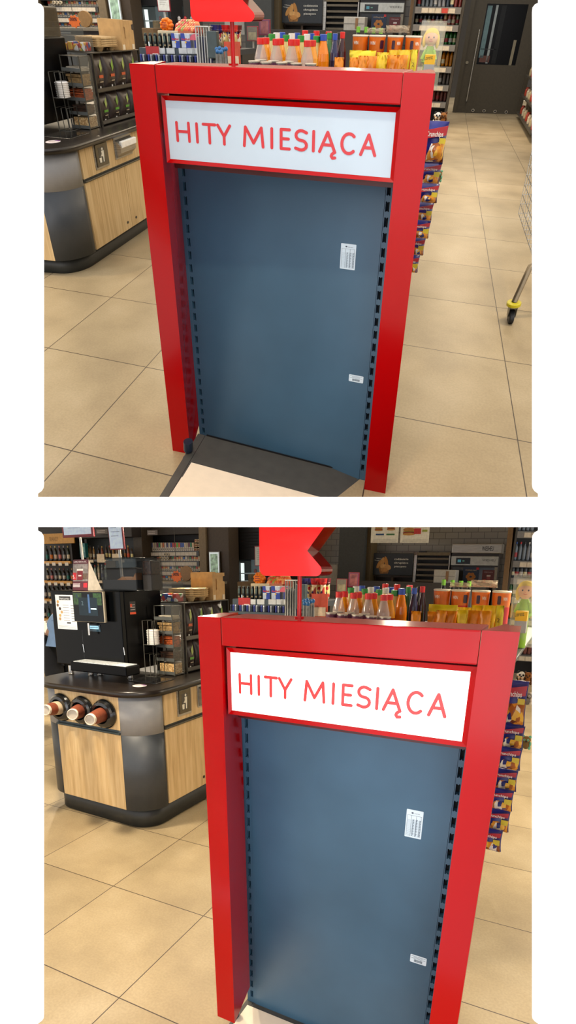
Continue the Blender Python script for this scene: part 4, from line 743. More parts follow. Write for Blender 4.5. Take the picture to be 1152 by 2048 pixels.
def shelf_rows(T, what, n, lab, i, X0, X1, yb, hpx, Y, maker, group):
    for j in range(n):
        px = X0 + (X1 - X0) * (j + .5) / n; x, z = Q(i, px, yb, Y); _, z1 = Q(i, px, yb - hpx, Y); w = abs(Q(i, px + (X1 - X0) / n, yb, Y)[0] - x); maker(j, x, z, z1 - z, w)

def drinks_island(k, T):
    Y = 5.0; P = lambda px, py: (260 + px / 3.84, py / 3.84)
    xa = Q(0, *P(80, 380), Y)[0]; xb = Q(0, *P(548, 390), Y)[0]; zt = Q(0, *P(300, 371), Y)[1]; slate = c(58, 70, 78, .45)
    t = T('drinks_unit', 'slate grey drinks unit with energy drink cans on its shelves', 'shelf', ((xa + xb) / 2, Y, 0), 'I')
    g = G(); g.box(xa, xb, Y + .05, Y + .9, .02, .62, slate); g.box(xa, xb, Y + .85, Y + .9, .6, 1.3, c(30, 34, 38, .5)); t.part('unit_body', g)
    g = G(); g.box(xa, xb, Y, Y + .85, zt - .03, zt, slate); g.box(xa, xb, Y - .012, Y, zt - .19, zt - .002, slate); ts = t.part('top_shelf', g)
    for a in (240, 312, 405, 470, 505): x, z = Q(0, *P(a, 392), Y - .012); g = G(); g.box(x - .055, x + .055, Y - .02, Y - .012, z - .03, z + .035, c(206, 210, 210, .5)); ts.part('price_tag', g)
    x, z = Q(0, *P(177, 402), Y - .02); g = G(); g.box(x - .09, x + .09, Y - .03, Y - .02, z - .07, z + .07, c(176, 34, 34, .4)); g.box(x - .0, x + .08, Y - .034, Y - .03, z - .06, z - .01, c(226, 210, 200, .5)); ts.part('offer_card', g, 'red offer card')
    zl = Q(0, *P(300, 470), Y)[1]; g = G(); g.box(xa, xb, Y - .14, Y + .85, zl - .03, zl, slate); t.part('lower_shelf', g); zl2 = .75
    for j in range(24):
        x = xa + (xb - xa) * (j + .5) / 24; g = G(); rc = (xb - xa) / 24 * .44; g.lathe(x, Y - .075, [(rc * .9, zl + .001), (rc, zl + .01), (rc, zl + .07), (rc * .8, zl + .08), (rc * .8, zl + .082), (.001, zl + .08)], c([40, 60, 160][j % 3], [46, 70, 166][j % 3], [60, 140, 172][j % 3], .3, .4), 12)
        T('drink_can', '%s small can from left on the lower drinks shelf' % ORD[j], 'can', (x, Y - .075, zl), 'I', g, 'cans on the lower shelf')
    for j in range(6):
        px = 106 + j * 36; x = Q(0, *P(px, 310), Y)[0]; z1 = Q(0, *P(px, 258), Y)[1]; h = z1 - zt; r = .0235
        cn = T('energy_can', '%s tall black energy can from left on the top shelf' % ORD[j], 'can', (x, Y + .07, zt), 'I', None, 'tall black energy cans'); g = G(); g.lathe(x, Y + .07, [(r * .85, zt + .001), (r, zt + .015), (r, z1 - .03), (r * .8, z1 - .006)], c(22, 26, 28, .3, .3), 14); cn.part('can_body', g)
        g = G(); g.lathe(x, Y + .07, [(r * .82, z1 - .007), (r * .82, z1), (.001, z1 - .002)], c(120, 136, 120, .3, .7), 14); cn.part('can_top', g)
        g = G(); zc = zt + h * .6
        for s in (-.01, 0, .01): g.prism([(x + s - .003, zc + h * .2), (x + s + .003, zc + h * .2), (x + s + .002, zc - h * .16), (x + s - .001, zc - h * .2)], Y + .07 - r * .985, Y + .07 - r * 1.02, c(110, 130, 120, .3, .4))
        g.box(x - .013, x + .013, Y + .07 - r * 1.01, Y + .07 - r * .97, zt + h * .14, zt + h * .24, c(150, 130, 90, .4)); cn.part('printed_logo', g)
    for j, (a, b) in enumerate(((306, 378), (384, 462))):
        x0, x1, z0, z1 = RQ(0, *P(a, 258), *P(b, 370), Y); x1 -= .01; x0 += .012 if j == 0 else 0; pk = T('can_pack', '%s pack of blue and silver energy drinks on the top shelf' % ['left', 'right'][j], 'pack', ((x0 + x1) / 2, Y, zt), 'I', None, 'blue and silver drink packs')
        g = G(); bl, si = c(34, 60, 150, .3, .2), c(186, 194, 204, .3, .3); g.box(x0, x1, Y + .02, Y + .3, zt + .001, z1, si, .01); pk.part('wrapper', g); g = G(); w, h = x1 - x0, z1 - zt; y = Y + .0195
        g.raw([(x0, y, zt + .5 * h), (x0 + w * .5, y, zt + .5 * h), (x0 + w * .4, y, z1), (x0, y, z1)], [(0, 1, 2, 3)], bl); g.raw([(x0 + w * .5, y, zt + .004), (x1, y, zt + .004), (x1, y, zt + .5 * h), (x0 + w * .5, y, zt + .5 * h)], [(0, 1, 2, 3)], bl); g.text('RedBull', x0 + w * .1, zt + h * .56, h * .14, y - .002, c(206, 36, 44, .4), w * .8, bold=.02); g.prism(arc(x0 + w * .5, zt + h * .42, w * .09, 0, 360, 10), y - .002, y, c(240, 190, 40, .4)); pk.part('printed_logo', g)
    x0, x1, z0, z1 = RQ(0, *P(472, 262), *P(500, 370), Y); g = G(); x0 += .02; g.box(x0, x1, Y + .02, Y + .12, zt + .001, z1, c(36, 54, 140, .35), .01); g.prism(arc((x0 + x1) / 2, zt + .1, .07, 0, 180, 8), Y + .018, Y + .02, c(214, 90, 110, .4)); T('drink_carton', 'narrow blue drink carton right of the drink packs', 'carton', ((x0 + x1) / 2, Y, zt), 'I', g)
    zp = Q(0, *P(300, 256), Y + .35)[1]; x0 = Q(0, *P(212, 245), Y + .35)[0]; x1 = Q(0, *P(430, 245), Y + .35)[0]; g = G(); x1 = Q(0, *P(384, 245), Y + .35)[0]; cw = c(214, 196, 160, .6); g.box(x0, x1, Y + .35, Y + .45, zp - .12, zp + .03, cw, .01); g.box(x0 + .3, x0 + .5, Y + .345, Y + .35, zp - .03, zp + .03, c(190, 110, 70, .5)); tb = T('display_tray', 'cream cardboard display tray behind the energy cans', 'tray', (x0, Y + .4, zp), 'I', g)
    # orange flower, red flower and ball cluster above
    x, z = Q(0, *P(283, 196), Y + .5); r = abs(Q(0, *P(330, 196), Y + .5)[0] - x); g = G(); og = c(240, 130, 24, .6)
    for q in range(9): a = q * 2 * math.pi / 9; g.ell(x + r * .7 * math.cos(a), Y + .5, z + r * .7 * math.sin(a), r * .34, .05, r * .34, og, 8, 6)
    g.ell(x, Y + .5, z, r * .75, .06, r * .75, og, 12, 8); fl = T('price_flower', 'orange flower-shaped price card above the energy cans', 'sign', (x, Y + .5, z - r), 'I'); fl.part('flower', g); g = G()
    for q in range(3): g.box(x - r * .4, x + r * (.3 + .1 * (q % 2)), Y + .43, Y + .435, z + r * (.25 - .28 * q), z + r * (.36 - .28 * q), c(150, 40, 30, .5))
    fl.part('print', g); g = G(); g.tube([(x, Y + .5, zp + .052), (x, Y + .5, z)], .012, c(200, 190, 170, .4)); fl.part('stem', g)
    g = G(); rd = c(206, 34, 26, .4)
    for q, (a, b) in enumerate(((342, 208), (358, 194), (374, 206), (360, 216), (380, 194))): x, z = Q(0, *P(a, b), Y + .5); g.ell(x, Y + .62, z, .055, .05, .055, rd, 8, 6)
    T('red_bow', 'shiny red bow next to the orange flower card', 'bow', (x, Y + .5, zp), 'I', g)
    rr = random.Random(3); n = 0; bag = T('lollipop_stand', 'ball-shaped stand covered with orange and green lollipops', 'sweets', Q(0, *P(458, 240), Y + .5)[:1] + (Y + .5, zp), 'I')
    for row in range(5):
        for col in range(8 - row % 2):
            a, b = 392 + col * 19 + (row % 2) * 9, 178 + row * 15
            if a > 525 or (row == 0 and not 396 < a < 520): continue
            x, z = Q(0, *P(a, b), Y + .5); g = G(); g.ell(x, Y + .5 + .02 * row * -1, z, .05, .05, .05, c(*[(214, 100, 40), (200, 60, 40), (150, 150, 60), (226, 150, 90)][rr.randrange(4)], .4), 8, 6); bag.part('lollipop', g)
    x, z = Q(0, *P(458, 235), Y + .5); g = G(); g.ell(x, Y + .56, z - .0, .17, .04, .11, c(150, 60, 40, .6), 10, 6); g.tube([(x, Y + .56, zp - .1), (x, Y + .56, z)], .02, c(200, 190, 170, .4)); bag.part('core', g)
    # wire display with lighters + teal card holder
    x0, x1, z0, z1 = RQ(0, *P(512, 208), *P(612, 460), Y - .4); t = T('wire_display', 'tall wire display with blue packets and a teal card holder', 'rack', ((x0 + x1) / 2, Y - .4, 0), 'I'); g = G()
    for q in range(6): x = x0 + (x1 - x0) * q / 5; g.tube([(x, Y - .4, .05), (x, Y - .4, z1), (x, Y - .2, z1)], .008, c(190, 190, 184, .3, .6), 6)
    g.tube([(x0, Y - .4, z1), (x1, Y - .4, z1)], .01, c(190, 190, 184, .3, .6), 6); g.box(x0, x0 + (x1 - x0) * .5, Y - .42, Y - .36, .0, .06, DG()); t.part('wire_frame', g)
    a0, a1, b0, b1 = RQ(0, *P(592, 240), *P(668, 450), Y - .5); g = G(); g.box(a0, a1, Y - .5, Y - .42, b0, b1, c(58, 72, 74, .4), .01); t.part('card_holder', g, 'teal grey card holder')
    for q in range(4): g = G(); x = x0 + (x1 - x0) * (q + .4) / 5; g.box(x - .03, x + .05, Y - .39, Y - .33, z1 - .62, z1 - .1, c(44, 56, 110, .4) if q % 2 else c(170, 172, 176, .4), .01); t.part('packet', g)
    # tall red and cream sweet bags
    cols = [(44, 44, 110), (52, 46, 116), (190, 30, 36), (190, 30, 36), (200, 40, 40), (96, 20, 36)]
    for j, a in enumerate((655, 695, 738, 775, 808, 838)):
        x0, x1, z0, z1 = RQ(0, *P(a - 20, 192), *P(a + 20, 368), Y - .25 + .2 * (j % 2)); b = T('sweet_bag', '%s tall cream sweet bag from left beside the wire display' % ORD[j], 'bag', ((x0 + x1) / 2, Y, z0), 'I', None, 'tall cream sweet bags'); g = G(); yy = Y - .25 + .2 * (j % 2)
        g.pillow(x0, x1, z0, z1 - (z1 - z0) * .25, yy, .09, 'candy_foil', .006, 6, 8); b.part('bag_body', g); g = G(); xm = (x0 + x1) / 2; g.lathe(xm, yy, [(.03, z1 - (z1 - z0) * .3), (.045, z1 - (z1 - z0) * .22), (.042, z1 - .05), (.05, z1)], c(*cols[j], .35, var=.4), 10); b.part('gathered_top', g, 'coloured gathered top')
    xa, z = Q(0, *P(640, 372), Y - .2); xb = Q(0, *P(830, 372), Y - .2)[0]; g = G(); g.box(xa + .02, xb + .06, Y - .35, Y + .3, z - .06, z, DG()); g.box(xa + .02, xb + .06, Y - .2, Y + .3, 0, z - .06, c(48, 46, 42, .5)); t = T('sweets_table', 'dark plinth carrying the tall sweet bags', 'stand', ((xa + xb) / 2, Y, 0), 'I', g)
    for j, (a, b) in enumerate(((665, 380), (690, 374), (715, 384), (738, 378), (672, 400), (700, 402))):
        yt = Y - .6 - .06 * j; x, z = Q(0, *P(a, b), yt); g = G(); g.ell(x, yt, z, .024, .02, .026, c(30, 100, 160, .5, var=.5), 8, 6); g.lathe(x, yt, [(.02, z - .5), (.021, z - .2), (.014, z - .02)], c(110, 110, 106, .4, var=.4), 8); T('toy_tube', '%s blue-topped toy tube from left before the sweet bags' % ORD[j], 'toy', (x, yt, z - .5), 'I', g, 'blue-topped toy tubes')
    for j, a in enumerate((588, 643)):
        x, z = Q(1, 500 + a / 4.431, 1050 + 730 / 4.431, Y - .5); g = G(); g.box(x - .06, x + .06, Y - .5, Y - .49, z - .17, z + .15, c(190, 70, 40, .5)); g.box(x - .04, x + .04, Y - .505, Y - .5, z - .1, z, c(214, 190, 160, .5)); T('price_card', ['left', 'right'][j] + ' small orange price card below the sweet bags', 'sign', (x, Y, z), 'I', g)

def left_back(k, T):
    wood, dark = c(214, 156, 66, .5), c(30, 26, 22, .6)
    # wine shelf with timber boards
    Y = 7.0; x0, x1, _, _ = RQ(1, 60, 1100, 146, 1200, Y); zt = Q(1, 110, 1062, Y)[1]
    t = T('wine_shelf', 'tall wine shelf with timber boards at the left', 'shelf', ((x0 + x1) / 2, Y, 0), 'W'); g = G(); g.box(x0, x1, Y + .3, Y + .36, 0, zt + .1, dark); g.box(x1, x1 + .04, Y - .02, Y + .34, 0, zt + .1, dark); t.part('shelf_back', g)
    a, b, c0, c1 = pxbox(1, (60, 1065, 144, 1086), Y - .05); g = G(); g.box(a, b, Y - .05, Y - .02, c0, c1, c(196, 142, 52, .5), .01); hd = t.part('timber_header', g); g = G(); g.text('BRANDY', Q(1, 94, 1076, Y - .05)[0], c0 + .05, .09, Y - .051, c(120, 84, 30, .6), Q(1, 112, 1076, Y)[0] - Q(1, 94, 1076, Y)[0]); hd.part('carved_lettering', g)
    bys = [1121.5, 1161.5, 1198.5, 1238, 1284]; n = 0
    for j, by in enumerate(bys):
        z = Q(1, 115, by, Y)[1]; g = G(); g.box(x0, x1, Y - .06, Y + .3, z - .05, z, wood, .006); bd = t.part('shelf_board', g); g = G()
        for q in range(5): g = G(); xx = x1 - .1 - q * .19; g.box(xx - .05, xx + .05, Y - .066, Y - .06, z - .09, z - .03, c(230, 220, 200, .6)); bd.part('price_tag', g)
        bots = 7; hpx = [31, 25, 30, 26, 26][j]
        for q in range(bots):
            px = 93 + q * 8.6 if j != 1 else 96 + q * 8.2; x, zz = Q(1, px, by, Y + .1); h = Q(1, px, by - hpx, Y + .1)[1] - z
            if x > x1 - .05: continue
            col, cap, lb = [((20, 34, 26), (30, 60, 56), (30, 120, 110)), ((30, 22, 16), (210, 160, 40), (214, 120, 30)), ((40, 40, 20), (220, 200, 120), (220, 200, 170)), ((60, 26, 30), (226, 160, 150), (220, 130, 120)), ((26, 24, 26), (170, 170, 170), (180, 176, 170)), ((34, 44, 20), (180, 150, 60), (226, 214, 180)), ((28, 18, 16), (120, 30, 30), (226, 220, 200))][(q + j * 2) % 7]
            bottle(T, 'wine_bottle', '%s bottle from left on the %s board of the wine shelf' % (ORD[q], ['top', 'second', 'third', 'fourth', 'lowest'][j]), 'bottle', x, Y + .1, z + .001, h, .031, c(*col, .2), c(*cap, .35), 'W', 'wine shelf bottles', lbl=c(*lb, .5), parts=False, n=10)
    # spirits shelf
    Y = 7.05; x0, x1, _, _ = RQ(1, 146, 1100, 268, 1150, Y); zt = Q(1, 200, 1040, Y)[1]; t = T('spirits_shelf', 'dark spirits shelf with whisky bottles behind the coffee machine', 'shelf', ((x0 + x1) / 2, Y, 0), 'W')
    g = G(); g.box(x0 + .05, x1, Y + .35, Y + .4, 0, zt, c(38, 40, 32, .5)); g.box(x0 + .05, x1, Y - .02, Y + .35, zt - .3, zt, c(44, 38, 32, .6)); t.part('shelf_back', g)
    for bi, (by, hpx) in enumerate(((1118, 30), (1159.5, 34), (1200, 30))):
        z = Q(1, 200, by, Y)[1]; g = G(); g.box(x0 + .05, x1, Y - .04, Y + .35, z - .04, z, c(70, 64, 54, .4)); bd = t.part('shelf_board', g)
        pxs = [176, 181, 187.5, 197.5, 204.5, 213, 219.5, 227, 234, 242, 250.5, 257, 264] if bi == 0 else [180, 186, 192, 199, 206, 213]
        for q, px in enumerate(pxs):
            x, _ = Q(1, px, by, Y + .05); h = Q(1, px, by - hpx + (q * 7 % 5), Y + .05)[1] - z
            if bi == 0: col, cap, lb = [((150, 110, 40), (210, 170, 60), (226, 206, 130)), ((120, 90, 50), (30, 30, 30), (226, 214, 180)), ((170, 130, 70), (226, 216, 200), (236, 226, 200)), ((30, 22, 18), (20, 20, 20), (150, 100, 40)), ((140, 70, 20), (220, 180, 60), (220, 80, 30)), ((60, 40, 20), (30, 30, 30), (236, 222, 150)), ((70, 44, 20), (200, 60, 30), (230, 214, 140))][q % 7]
            else: col, cap, lb = [((190, 180, 140), (226, 160, 60), (226, 206, 170)), ((150, 160, 160), (160, 170, 180), (40, 60, 120)), ((160, 180, 170), (214, 60, 30), (190, 206, 190))][q % 3]
            bottle(T, 'spirit_bottle', '%s spirit bottle from left on the %s spirits board' % (ORD[q], ['top', 'middle', 'lower'][bi]), 'bottle', x, Y + .05, z + .001, h, .024, c(*col, .15), c(*cap, .35), 'W', 'spirits shelf bottles', lbl=c(*lb, .5), parts=False, n=10)
        g = G()
        for q in range(6): g = G(); xx = x0 + .3 + q * (x1 - x0 - .4) / 6; g.box(xx, xx + (.2 if bi == 0 and q in (2, 4) else .1), Y - .05, Y - .04, z - .06, z + (.1 if bi == 0 and q in (2, 4) else -.01), c(226, 206, 170, .6)); bd.part('price_tag', g)
    x0, x1, z0, z1 = pxbox(1, (160, 1085, 171, 1114), Y - .1); g = G(); g.box(x0, x1, Y - .14, Y - .06, z0, z1, c(24, 104, 104, .4)); bx = T('gift_box', 'teal gift box left of the whisky bottles', 'box', (x0, Y, z0), 'W'); bx.part('carton', g); g = G(); g.box(x0 + .02, x1 - .02, Y - .142, Y - .14, z0 + .1, z0 + .2, c(120, 170, 160, .4)); bx.part('label_strip', g)
    for j, r in enumerate(((189, 1056, 212, 1066), (293, 1058, 313, 1068))):
        x0, x1, z0, z1 = pxbox(1, r, 6.95); g = G(); g.box(x0, x1, 6.95, 6.97, z0, z1, c(96, 86, 76, .5)); st = T('shelf_sign', ['left', 'right'][j] + ' small brown sign on the dark shelf header', 'sign', (x0, 6.95, z0), 'W'); st.part('sign_board', g); g = G(); w = x1 - x0
        for q in range(2): g.box(x0 + .1 * w, x0 + .8 * w, 6.945, 6.95, z0 + (z1 - z0) * (.3 + .3 * q), z0 + (z1 - z0) * (.4 + .3 * q), c(190, 180, 170, .5))
        st.part('print', g)
    # tobacco wall
    Y = 7.6; x0, x1, _, _ = RQ(1, 284, 1100, 401, 1150, Y); zt = Q(1, 340, 1030, Y)[1]; zc = Q(1, 340, 1162, Y)[1]
    t = T('tobacco_wall', 'tall dark shelf wall with tobacco cartons and cigarette packs', 'shelf', ((x0 + x1) / 2, Y, 0), 'W'); g = G(); g.box(x0, x1, Y + .28, Y + .32, 0, zt, c(34, 30, 26, .6)); zh = Q(1, 340, 1069, Y)[1]; g.box(x0, x1, Y - .02, Y + .28, zh, zt, c(58, 52, 44, .6)); g.box(x0 - .03, x0, Y - .02, Y + .3, 0, zt, c(58, 52, 44, .6)); t.part('shelf_back', g)
    P = lambda a, b: (270 + a / 4.431, 1050 + b / 4.431)
    rows = [(232, 76, 70, 525, 26, 'carton'), (322, 44, 195, 600, 21, 'pack'), (407, 46, 195, 600, 21, 'pack'), (491, 46, 205, 600, 17, 'pack')]
    for ri, (by, hh, a0, a1, n, kind) in enumerate(rows):
        z = Q(1, *P(400, by), Y)[1]; g = G(); g.box(x0, x1, Y - .03, Y + .28, z - .02, z, c(70, 68, 62, .4)); zl = z - .09; g.box(x0, x1, Y - .04, Y - .03, z - .1, z, c(64, 64, 60, .4)); bd = t.part('shelf_board', g); g = G()
        for q in range(14): g = G(); xx = x0 + .1 + q * (x1 - x0 - .15) / 14; g.box(xx, xx + .09, Y - .046, Y - .04, z - .085, z - .02, c(216, 206, 186, .6)); bd.part('price_tag', g)
        for j in range(n):
            a = a0 + (a1 - a0) * (j + .5) / n; x, _ = Q(1, *P(a, by), Y); h = Q(1, *P(a, by - hh * (1 if ri == 0 else .8 + .2 * ((j * 5) % 3) / 2)), Y)[1] - z; w = abs(Q(1, *P(a + (a1 - a0) / n, by), Y)[0] - x) * .8
            if kind == 'carton': cc = [(200, 60, 50), (100, 180, 60), (220, 100, 50), (40, 80, 170), (40, 90, 180), (214, 200, 176), (190, 176, 150), (120, 60, 90), (40, 130, 80), (220, 190, 150), (190, 100, 50), (210, 200, 190), (60, 60, 110), (200, 190, 170), (40, 60, 150), (190, 50, 50)][j % 16]; base = (222, 212, 194)
            else: cc = [(220, 120, 70), (226, 214, 190), (200, 70, 50), (230, 200, 150), (150, 130, 110), (226, 170, 90), (60, 110, 180), (70, 140, 90)][(j * 3 + ri * 2) % 8] if ri < 3 else [(60, 130, 180), (60, 140, 80), (226, 160, 60), (210, 200, 180), (190, 60, 50), (80, 90, 110)][(j * 2) % 6]; base = (226, 212, 186)
            g = G(); g.box(x - w / 2, x + w / 2, Y, Y + .1, z + .0005, z + h, c(*base, .5)); pk = T('tobacco_carton' if kind == 'carton' else 'cigarette_pack', '%s %s from left on the %s tobacco shelf' % (ORD[j], kind, ['top', 'second', 'third', 'lowest'][ri]), kind, (x, Y, z), 'W', g, 'tobacco shelf %ss' % kind)
            g.box(x - w / 2, x + w / 2, Y - .002, Y, z + h * .45, z + h * .98, c(*cc, .45)); g.box(x - w * .3, x + w * .3, Y - .003, Y - .002, z + h * .2, z + h * .3, c(60, 50, 44, .5))
    for r in range(3):
        for q in range(4):
            a, b = 527 + q * 15 + 7, 140 + r * 40; x, z = Q(1, *P(a, b + 14), Y); h = Q(1, *P(a, b - 14), Y)[1] - z; w = .026; g = G(); g.box(x - w / 2, x + w / 2, Y, Y + .1, z, z + h, c(214, 190, 150, .5)); g.box(x - w / 2, x + w / 2, Y - .002, Y, z + h * .3, z + h * .7, c([190, 160, 120, 200][q], [90, 120, 70, 150][q], [60, 90, 50, 110][q], .5)); T('cigarette_pack', '%s pack from left in row %s of the right tobacco rack' % (ORD[q], ['one', 'two', 'three'][r]), 'pack', (x, Y, z), 'W', g, 'right tobacco rack packs')
    for j, (a, b) in enumerate(((278, 262), (302, 262), (252, 296), (276, 296), (300, 296))):
        x, z = Q(1, *P(a, b), Y - .02); g = G(); g.lathe(0, 0, [(.03, 0), (.03, .03)], c(226, 214, 186, .5), 14); g.lathe(0, 0, [(.02, .03), (.02, .031)], c(120, 110, 90, .5), 14); g.tilt((0, 0, 0), 'x', math.pi / 2); g.move(x, Y - .04, z); T('round_tin', '%s round white tobacco tin on the second tobacco shelf' % ORD[j], 'tin', (x, Y, z), 'W', g, 'round tobacco tins')
    # orange star card
    x, z = Q(1, *P(368, 440), 6.0); s = abs(Q(1, *P(418, 440), 6.0)[0] - x); g = G(); po = []
    for q in range(18): a = q * math.pi / 9 + .3; r = s * (1.05 if q % 2 else .82); po.append((x + r * math.cos(a) * .9, z + r * math.sin(a) * .8))
    g.prism(po, 6.0, 6.01, c(226, 106, 22, .5)); st = T('star_card', 'orange star-shaped price card hanging before the cigarettes', 'sign', (x, 6.0, z), 'W'); st.part('card', g); g = G(); g.text('30%', x - s * .6, z + s * .1, s * .4, 5.995, c(90, 30, 16, .5), s * 1.1, bold=.03); st.part('print', g); g = G(); g.tube([(x, 6.0, z + s * .7), (x, 6.0, 2.6)], .004, c(60, 56, 50, .5), 6); st.part('string', g)
    # checkout counter
    Yc = 6.2; x0 = Q(1, 330, 1175, Yc)[0]; x1 = Q(1, 412, 1175, Yc)[0]; z1 = Q(1, 370, 1161, Yc)[1]; g = G(); g.box(x0 - 1.0, x1, Yc, Yc + .6, 0, z1 - .04, c(30, 22, 18, .5)); t = T('checkout_counter', 'dark checkout counter before the tobacco wall', 'counter', (x0, Yc, 0), 'W'); t.part('counter_body', g); g = G(); g.box(x0 - 1.02, x1 + .02, Yc - .03, Yc + .62, z1 - .04, z1, c(130, 122, 104, .4)); t.part('counter_top', g)
    xa, xb, za, zb = pxbox(1, (319, 1162, 344, 1180), Yc - .5); g = G(); g.box(xa, xb, Yc - .5, Yc - .2, .9, zb, c(90, 94, 90, .1, alpha=.35)); g.box(xa, xb, Yc - .5, Yc - .49, (za + zb) / 2, (za + zb) / 2 + .02, c(120, 120, 110, .3)); bb = T('clear_case', 'small clear display case beside the checkout counter', 'case', (xa, Yc - .5, .9), 'W'); bb.part('clear_shell', g); g = G(); g.box(xa - .02, xb + .02, Yc - .52, Yc - .18, 0, .9, c(36, 34, 30, .5)); bb.part('base_cabinet', g)
    for j, (a, b) in enumerate(((445, 472), (590, 462))):
        pass
    for j, px in enumerate((446 - 0, )):
        x, z = Q(0, 76 + 445 / 4.608, 190 / 4.608, 6.5); g = G(); g.lathe(0, 0, [(.12, 0), (.125, .02), (.12, .05)], c(150, 112, 60, .5), 24); g.tilt((0, 0, 0), 'x', math.pi / 2); g.move(x, 6.5, z1 + .1275); T('round_mirror', 'round bronze disc standing on the checkout counter', 'mirror', (x, 6.5, z - .2), 'W', g)
    # lit poster on the brown panel
    framed_sign(T, 'lit_poster', 'bright white poster on the brown wall panel', 1, (418.5, 1102.5, 439.5, 1150), 7.3, 'W', c(214, 226, 226, .4, emit=.5), c(150, 150, 144, .4), 0, None, (.1, .9, c(150, 176, 150, .5, emit=.3, var=.7, scale=14)))
    # narrow shelf with coloured packs right of the panel
    Y = 7.9; x0, x1, _, _ = RQ(1, 457, 1100, 473, 1150, Y); g = G(); g.box(x0, x1, Y + .2, Y + .24, 0, 2.7, c(28, 26, 24, .6)); t = T('narrow_shelf', 'narrow shelf with bright packs beside the brown panel', 'shelf', (x0, Y, 0), 'W'); t.part('shelf_back', g)
    for ri, (y0_, y1_, col) in enumerate(((1069, 1088, 'sweet_mix'), (1088, 1107, c(220, 210, 190, .5, var=.4, scale=20)), (1122, 1135, c(206, 196, 170, .5, var=.4, scale=20)), (1142, 1152, c(160, 150, 120, .5, var=.4)), (1166, 1173, c(150, 140, 70, .5, var=.5)))):
        a, b, z0, z1 = pxbox(1, (459, y0_, 472, y1_), Y); g = G(); g.box(x0, x1, Y - .02, Y + .2, z0 - .03, z0, c(80, 76, 66, .4)); t.part('shelf_board', g); w = (b - a) / 3
        for q in range(3): g = G(); g.box(a + q * w + .004, a + (q + 1) * w - .004, Y, Y + .12, z0 + .001, z1 - .035 - .01 * (q % 2), col, .004); T('snack_pack', '%s bright pack on the %s board of the narrow shelf' % (ORD[q], ORD[ri]), 'pack', (a + q * w, Y, z0), 'W', g, 'narrow shelf packs')
    # black vented cabinet and glass door cooler
    Y = 7.8; x0, x1, _, _ = RQ(1, 473, 1100, 532, 1150, Y); zv = Q(1, 500, 1120, Y)[1]; t = T('drinks_cooler', 'black glass-door cooler under a vented panel', 'cooler', ((x0 + x1) / 2, Y, 0), 'W'); bk = c(20, 20, 20, .5); g = G(); g.box(x0, x1, Y, Y + .5, zv, 2.75, bk); t.part('vented_panel', g)
    g = G()
    for q in range(6): a, b, z0, z1 = pxbox(1, (480, 1064 + q * 6, 516.5, 1067 + q * 6), Y); g.box(a, b, Y - .008, Y, z0, z1, BLACK(.7))
    t.kids[-1].part('vent_slots', g)
    g = G(); g.box(x0, x0 + .06, Y, Y + .5, 0, zv, bk); g.box(x1 - .06, x1, Y, Y + .5, 0, zv, bk); g.box(x0, x1, Y + .45, Y + .5, 0, zv, c(90, 106, 110, .5, emit=.35)); t.part('cooler_body', g); zs = []
    g = G(); 
    for yy in (1147, 1162): z = Q(1, 500, yy, Y + .2)[1]; zs.append(z); g.box(x0 + .06, x1 - .06, Y + .05, Y + .45, z - .02, z, c(170, 180, 180, .3, emit=.25))
    t.part('cooler_shelf', g); g = G(); a, b, _, _ = pxbox(1, (478, 1127, 484, 1162), Y); g.box(a, b, Y + .06, Y + .09, .9, zv - .06, c(226, 236, 232, .3, emit=1.4)); t.part('light_tube', g)
    g = G(); g.box(x0 + .05, x1 - .05, Y + .01, Y + .016, .3, zv - .02, c(170, 190, 190, .05, alpha=.12)); g.box(x1 - .14, x1 - .1, Y - .02, Y + .02, .5, zv - .1, c(190, 190, 184, .3, .6)); t.part('glass_door', g)
    for ri, z in enumerate(zs):
        for q in range(6):
            x = x0 + .3 + q * .13; g = G(); g.lathe(x, Y + .2, [(.03, z + .002), (.03, z + .05), (.018, z + .065), (.018, z + .075)], c([200, 150, 60, 220][(q + ri) % 4], [60, 150, 70, 214][(q + ri) % 4], [60, 150, 80, 206][(q + ri) % 4], .4), 10); T('cooler_bottle', '%s bottle from left on the %s shelf of the cooler' % (ORD[q], ['upper', 'lower'][ri]), 'bottle', (x, Y + .2, z), 'W', g, 'cooler bottles')
    x0, x1, z0, z1 = pxbox(1, (496, 1147, 516, 1172), 6.9); g = G(); g.box(x0, x1, 6.9, 7.1, z0 - .1, z1, c(96, 84, 58, .7, var=.6, scale=12), .02); T('grocery_bag', 'olive paper grocery bag in front of the cooler', 'bag', (x0, 6.9, z0), 'W', g)
    x0, x1, z0, z1 = pxbox(1, (475, 1161, 497, 1174), 6.4); g = G(); g.box(x0, x1, 6.4, 6.7, z0 - .1, z1, c(96, 76, 50, .8), .01); T('brown_crate', 'small brown crate in front of the cooler', 'crate', (x0, 6.8, z0), 'W', g)
    red = c(130, 24, 40, .4)
    framed_sign(T, 'notice_frame', 'red-framed notice on a pole beside the red letter', 1, (509.5, 1089, 534, 1130), 6.6, 'W', c(196, 202, 200, .5), red, 6, .1)
    if k == 1:
        framed_sign(T, 'notice_frame', 'pale notice in a dark red frame above the wine shelf', 1, (123, 1030, 185, 1075), 3.2, 'N', c(206, 222, 236, .4, emit=.25), red, 3, .926)
        t = framed_sign(T, 'notice_frame', 'narrow tilted pale notice above the coffee hoppers', 1, (216, 1022, 245, 1100), 3.0, 'N', c(206, 222, 236, .4, emit=.25), red, 5, .926)

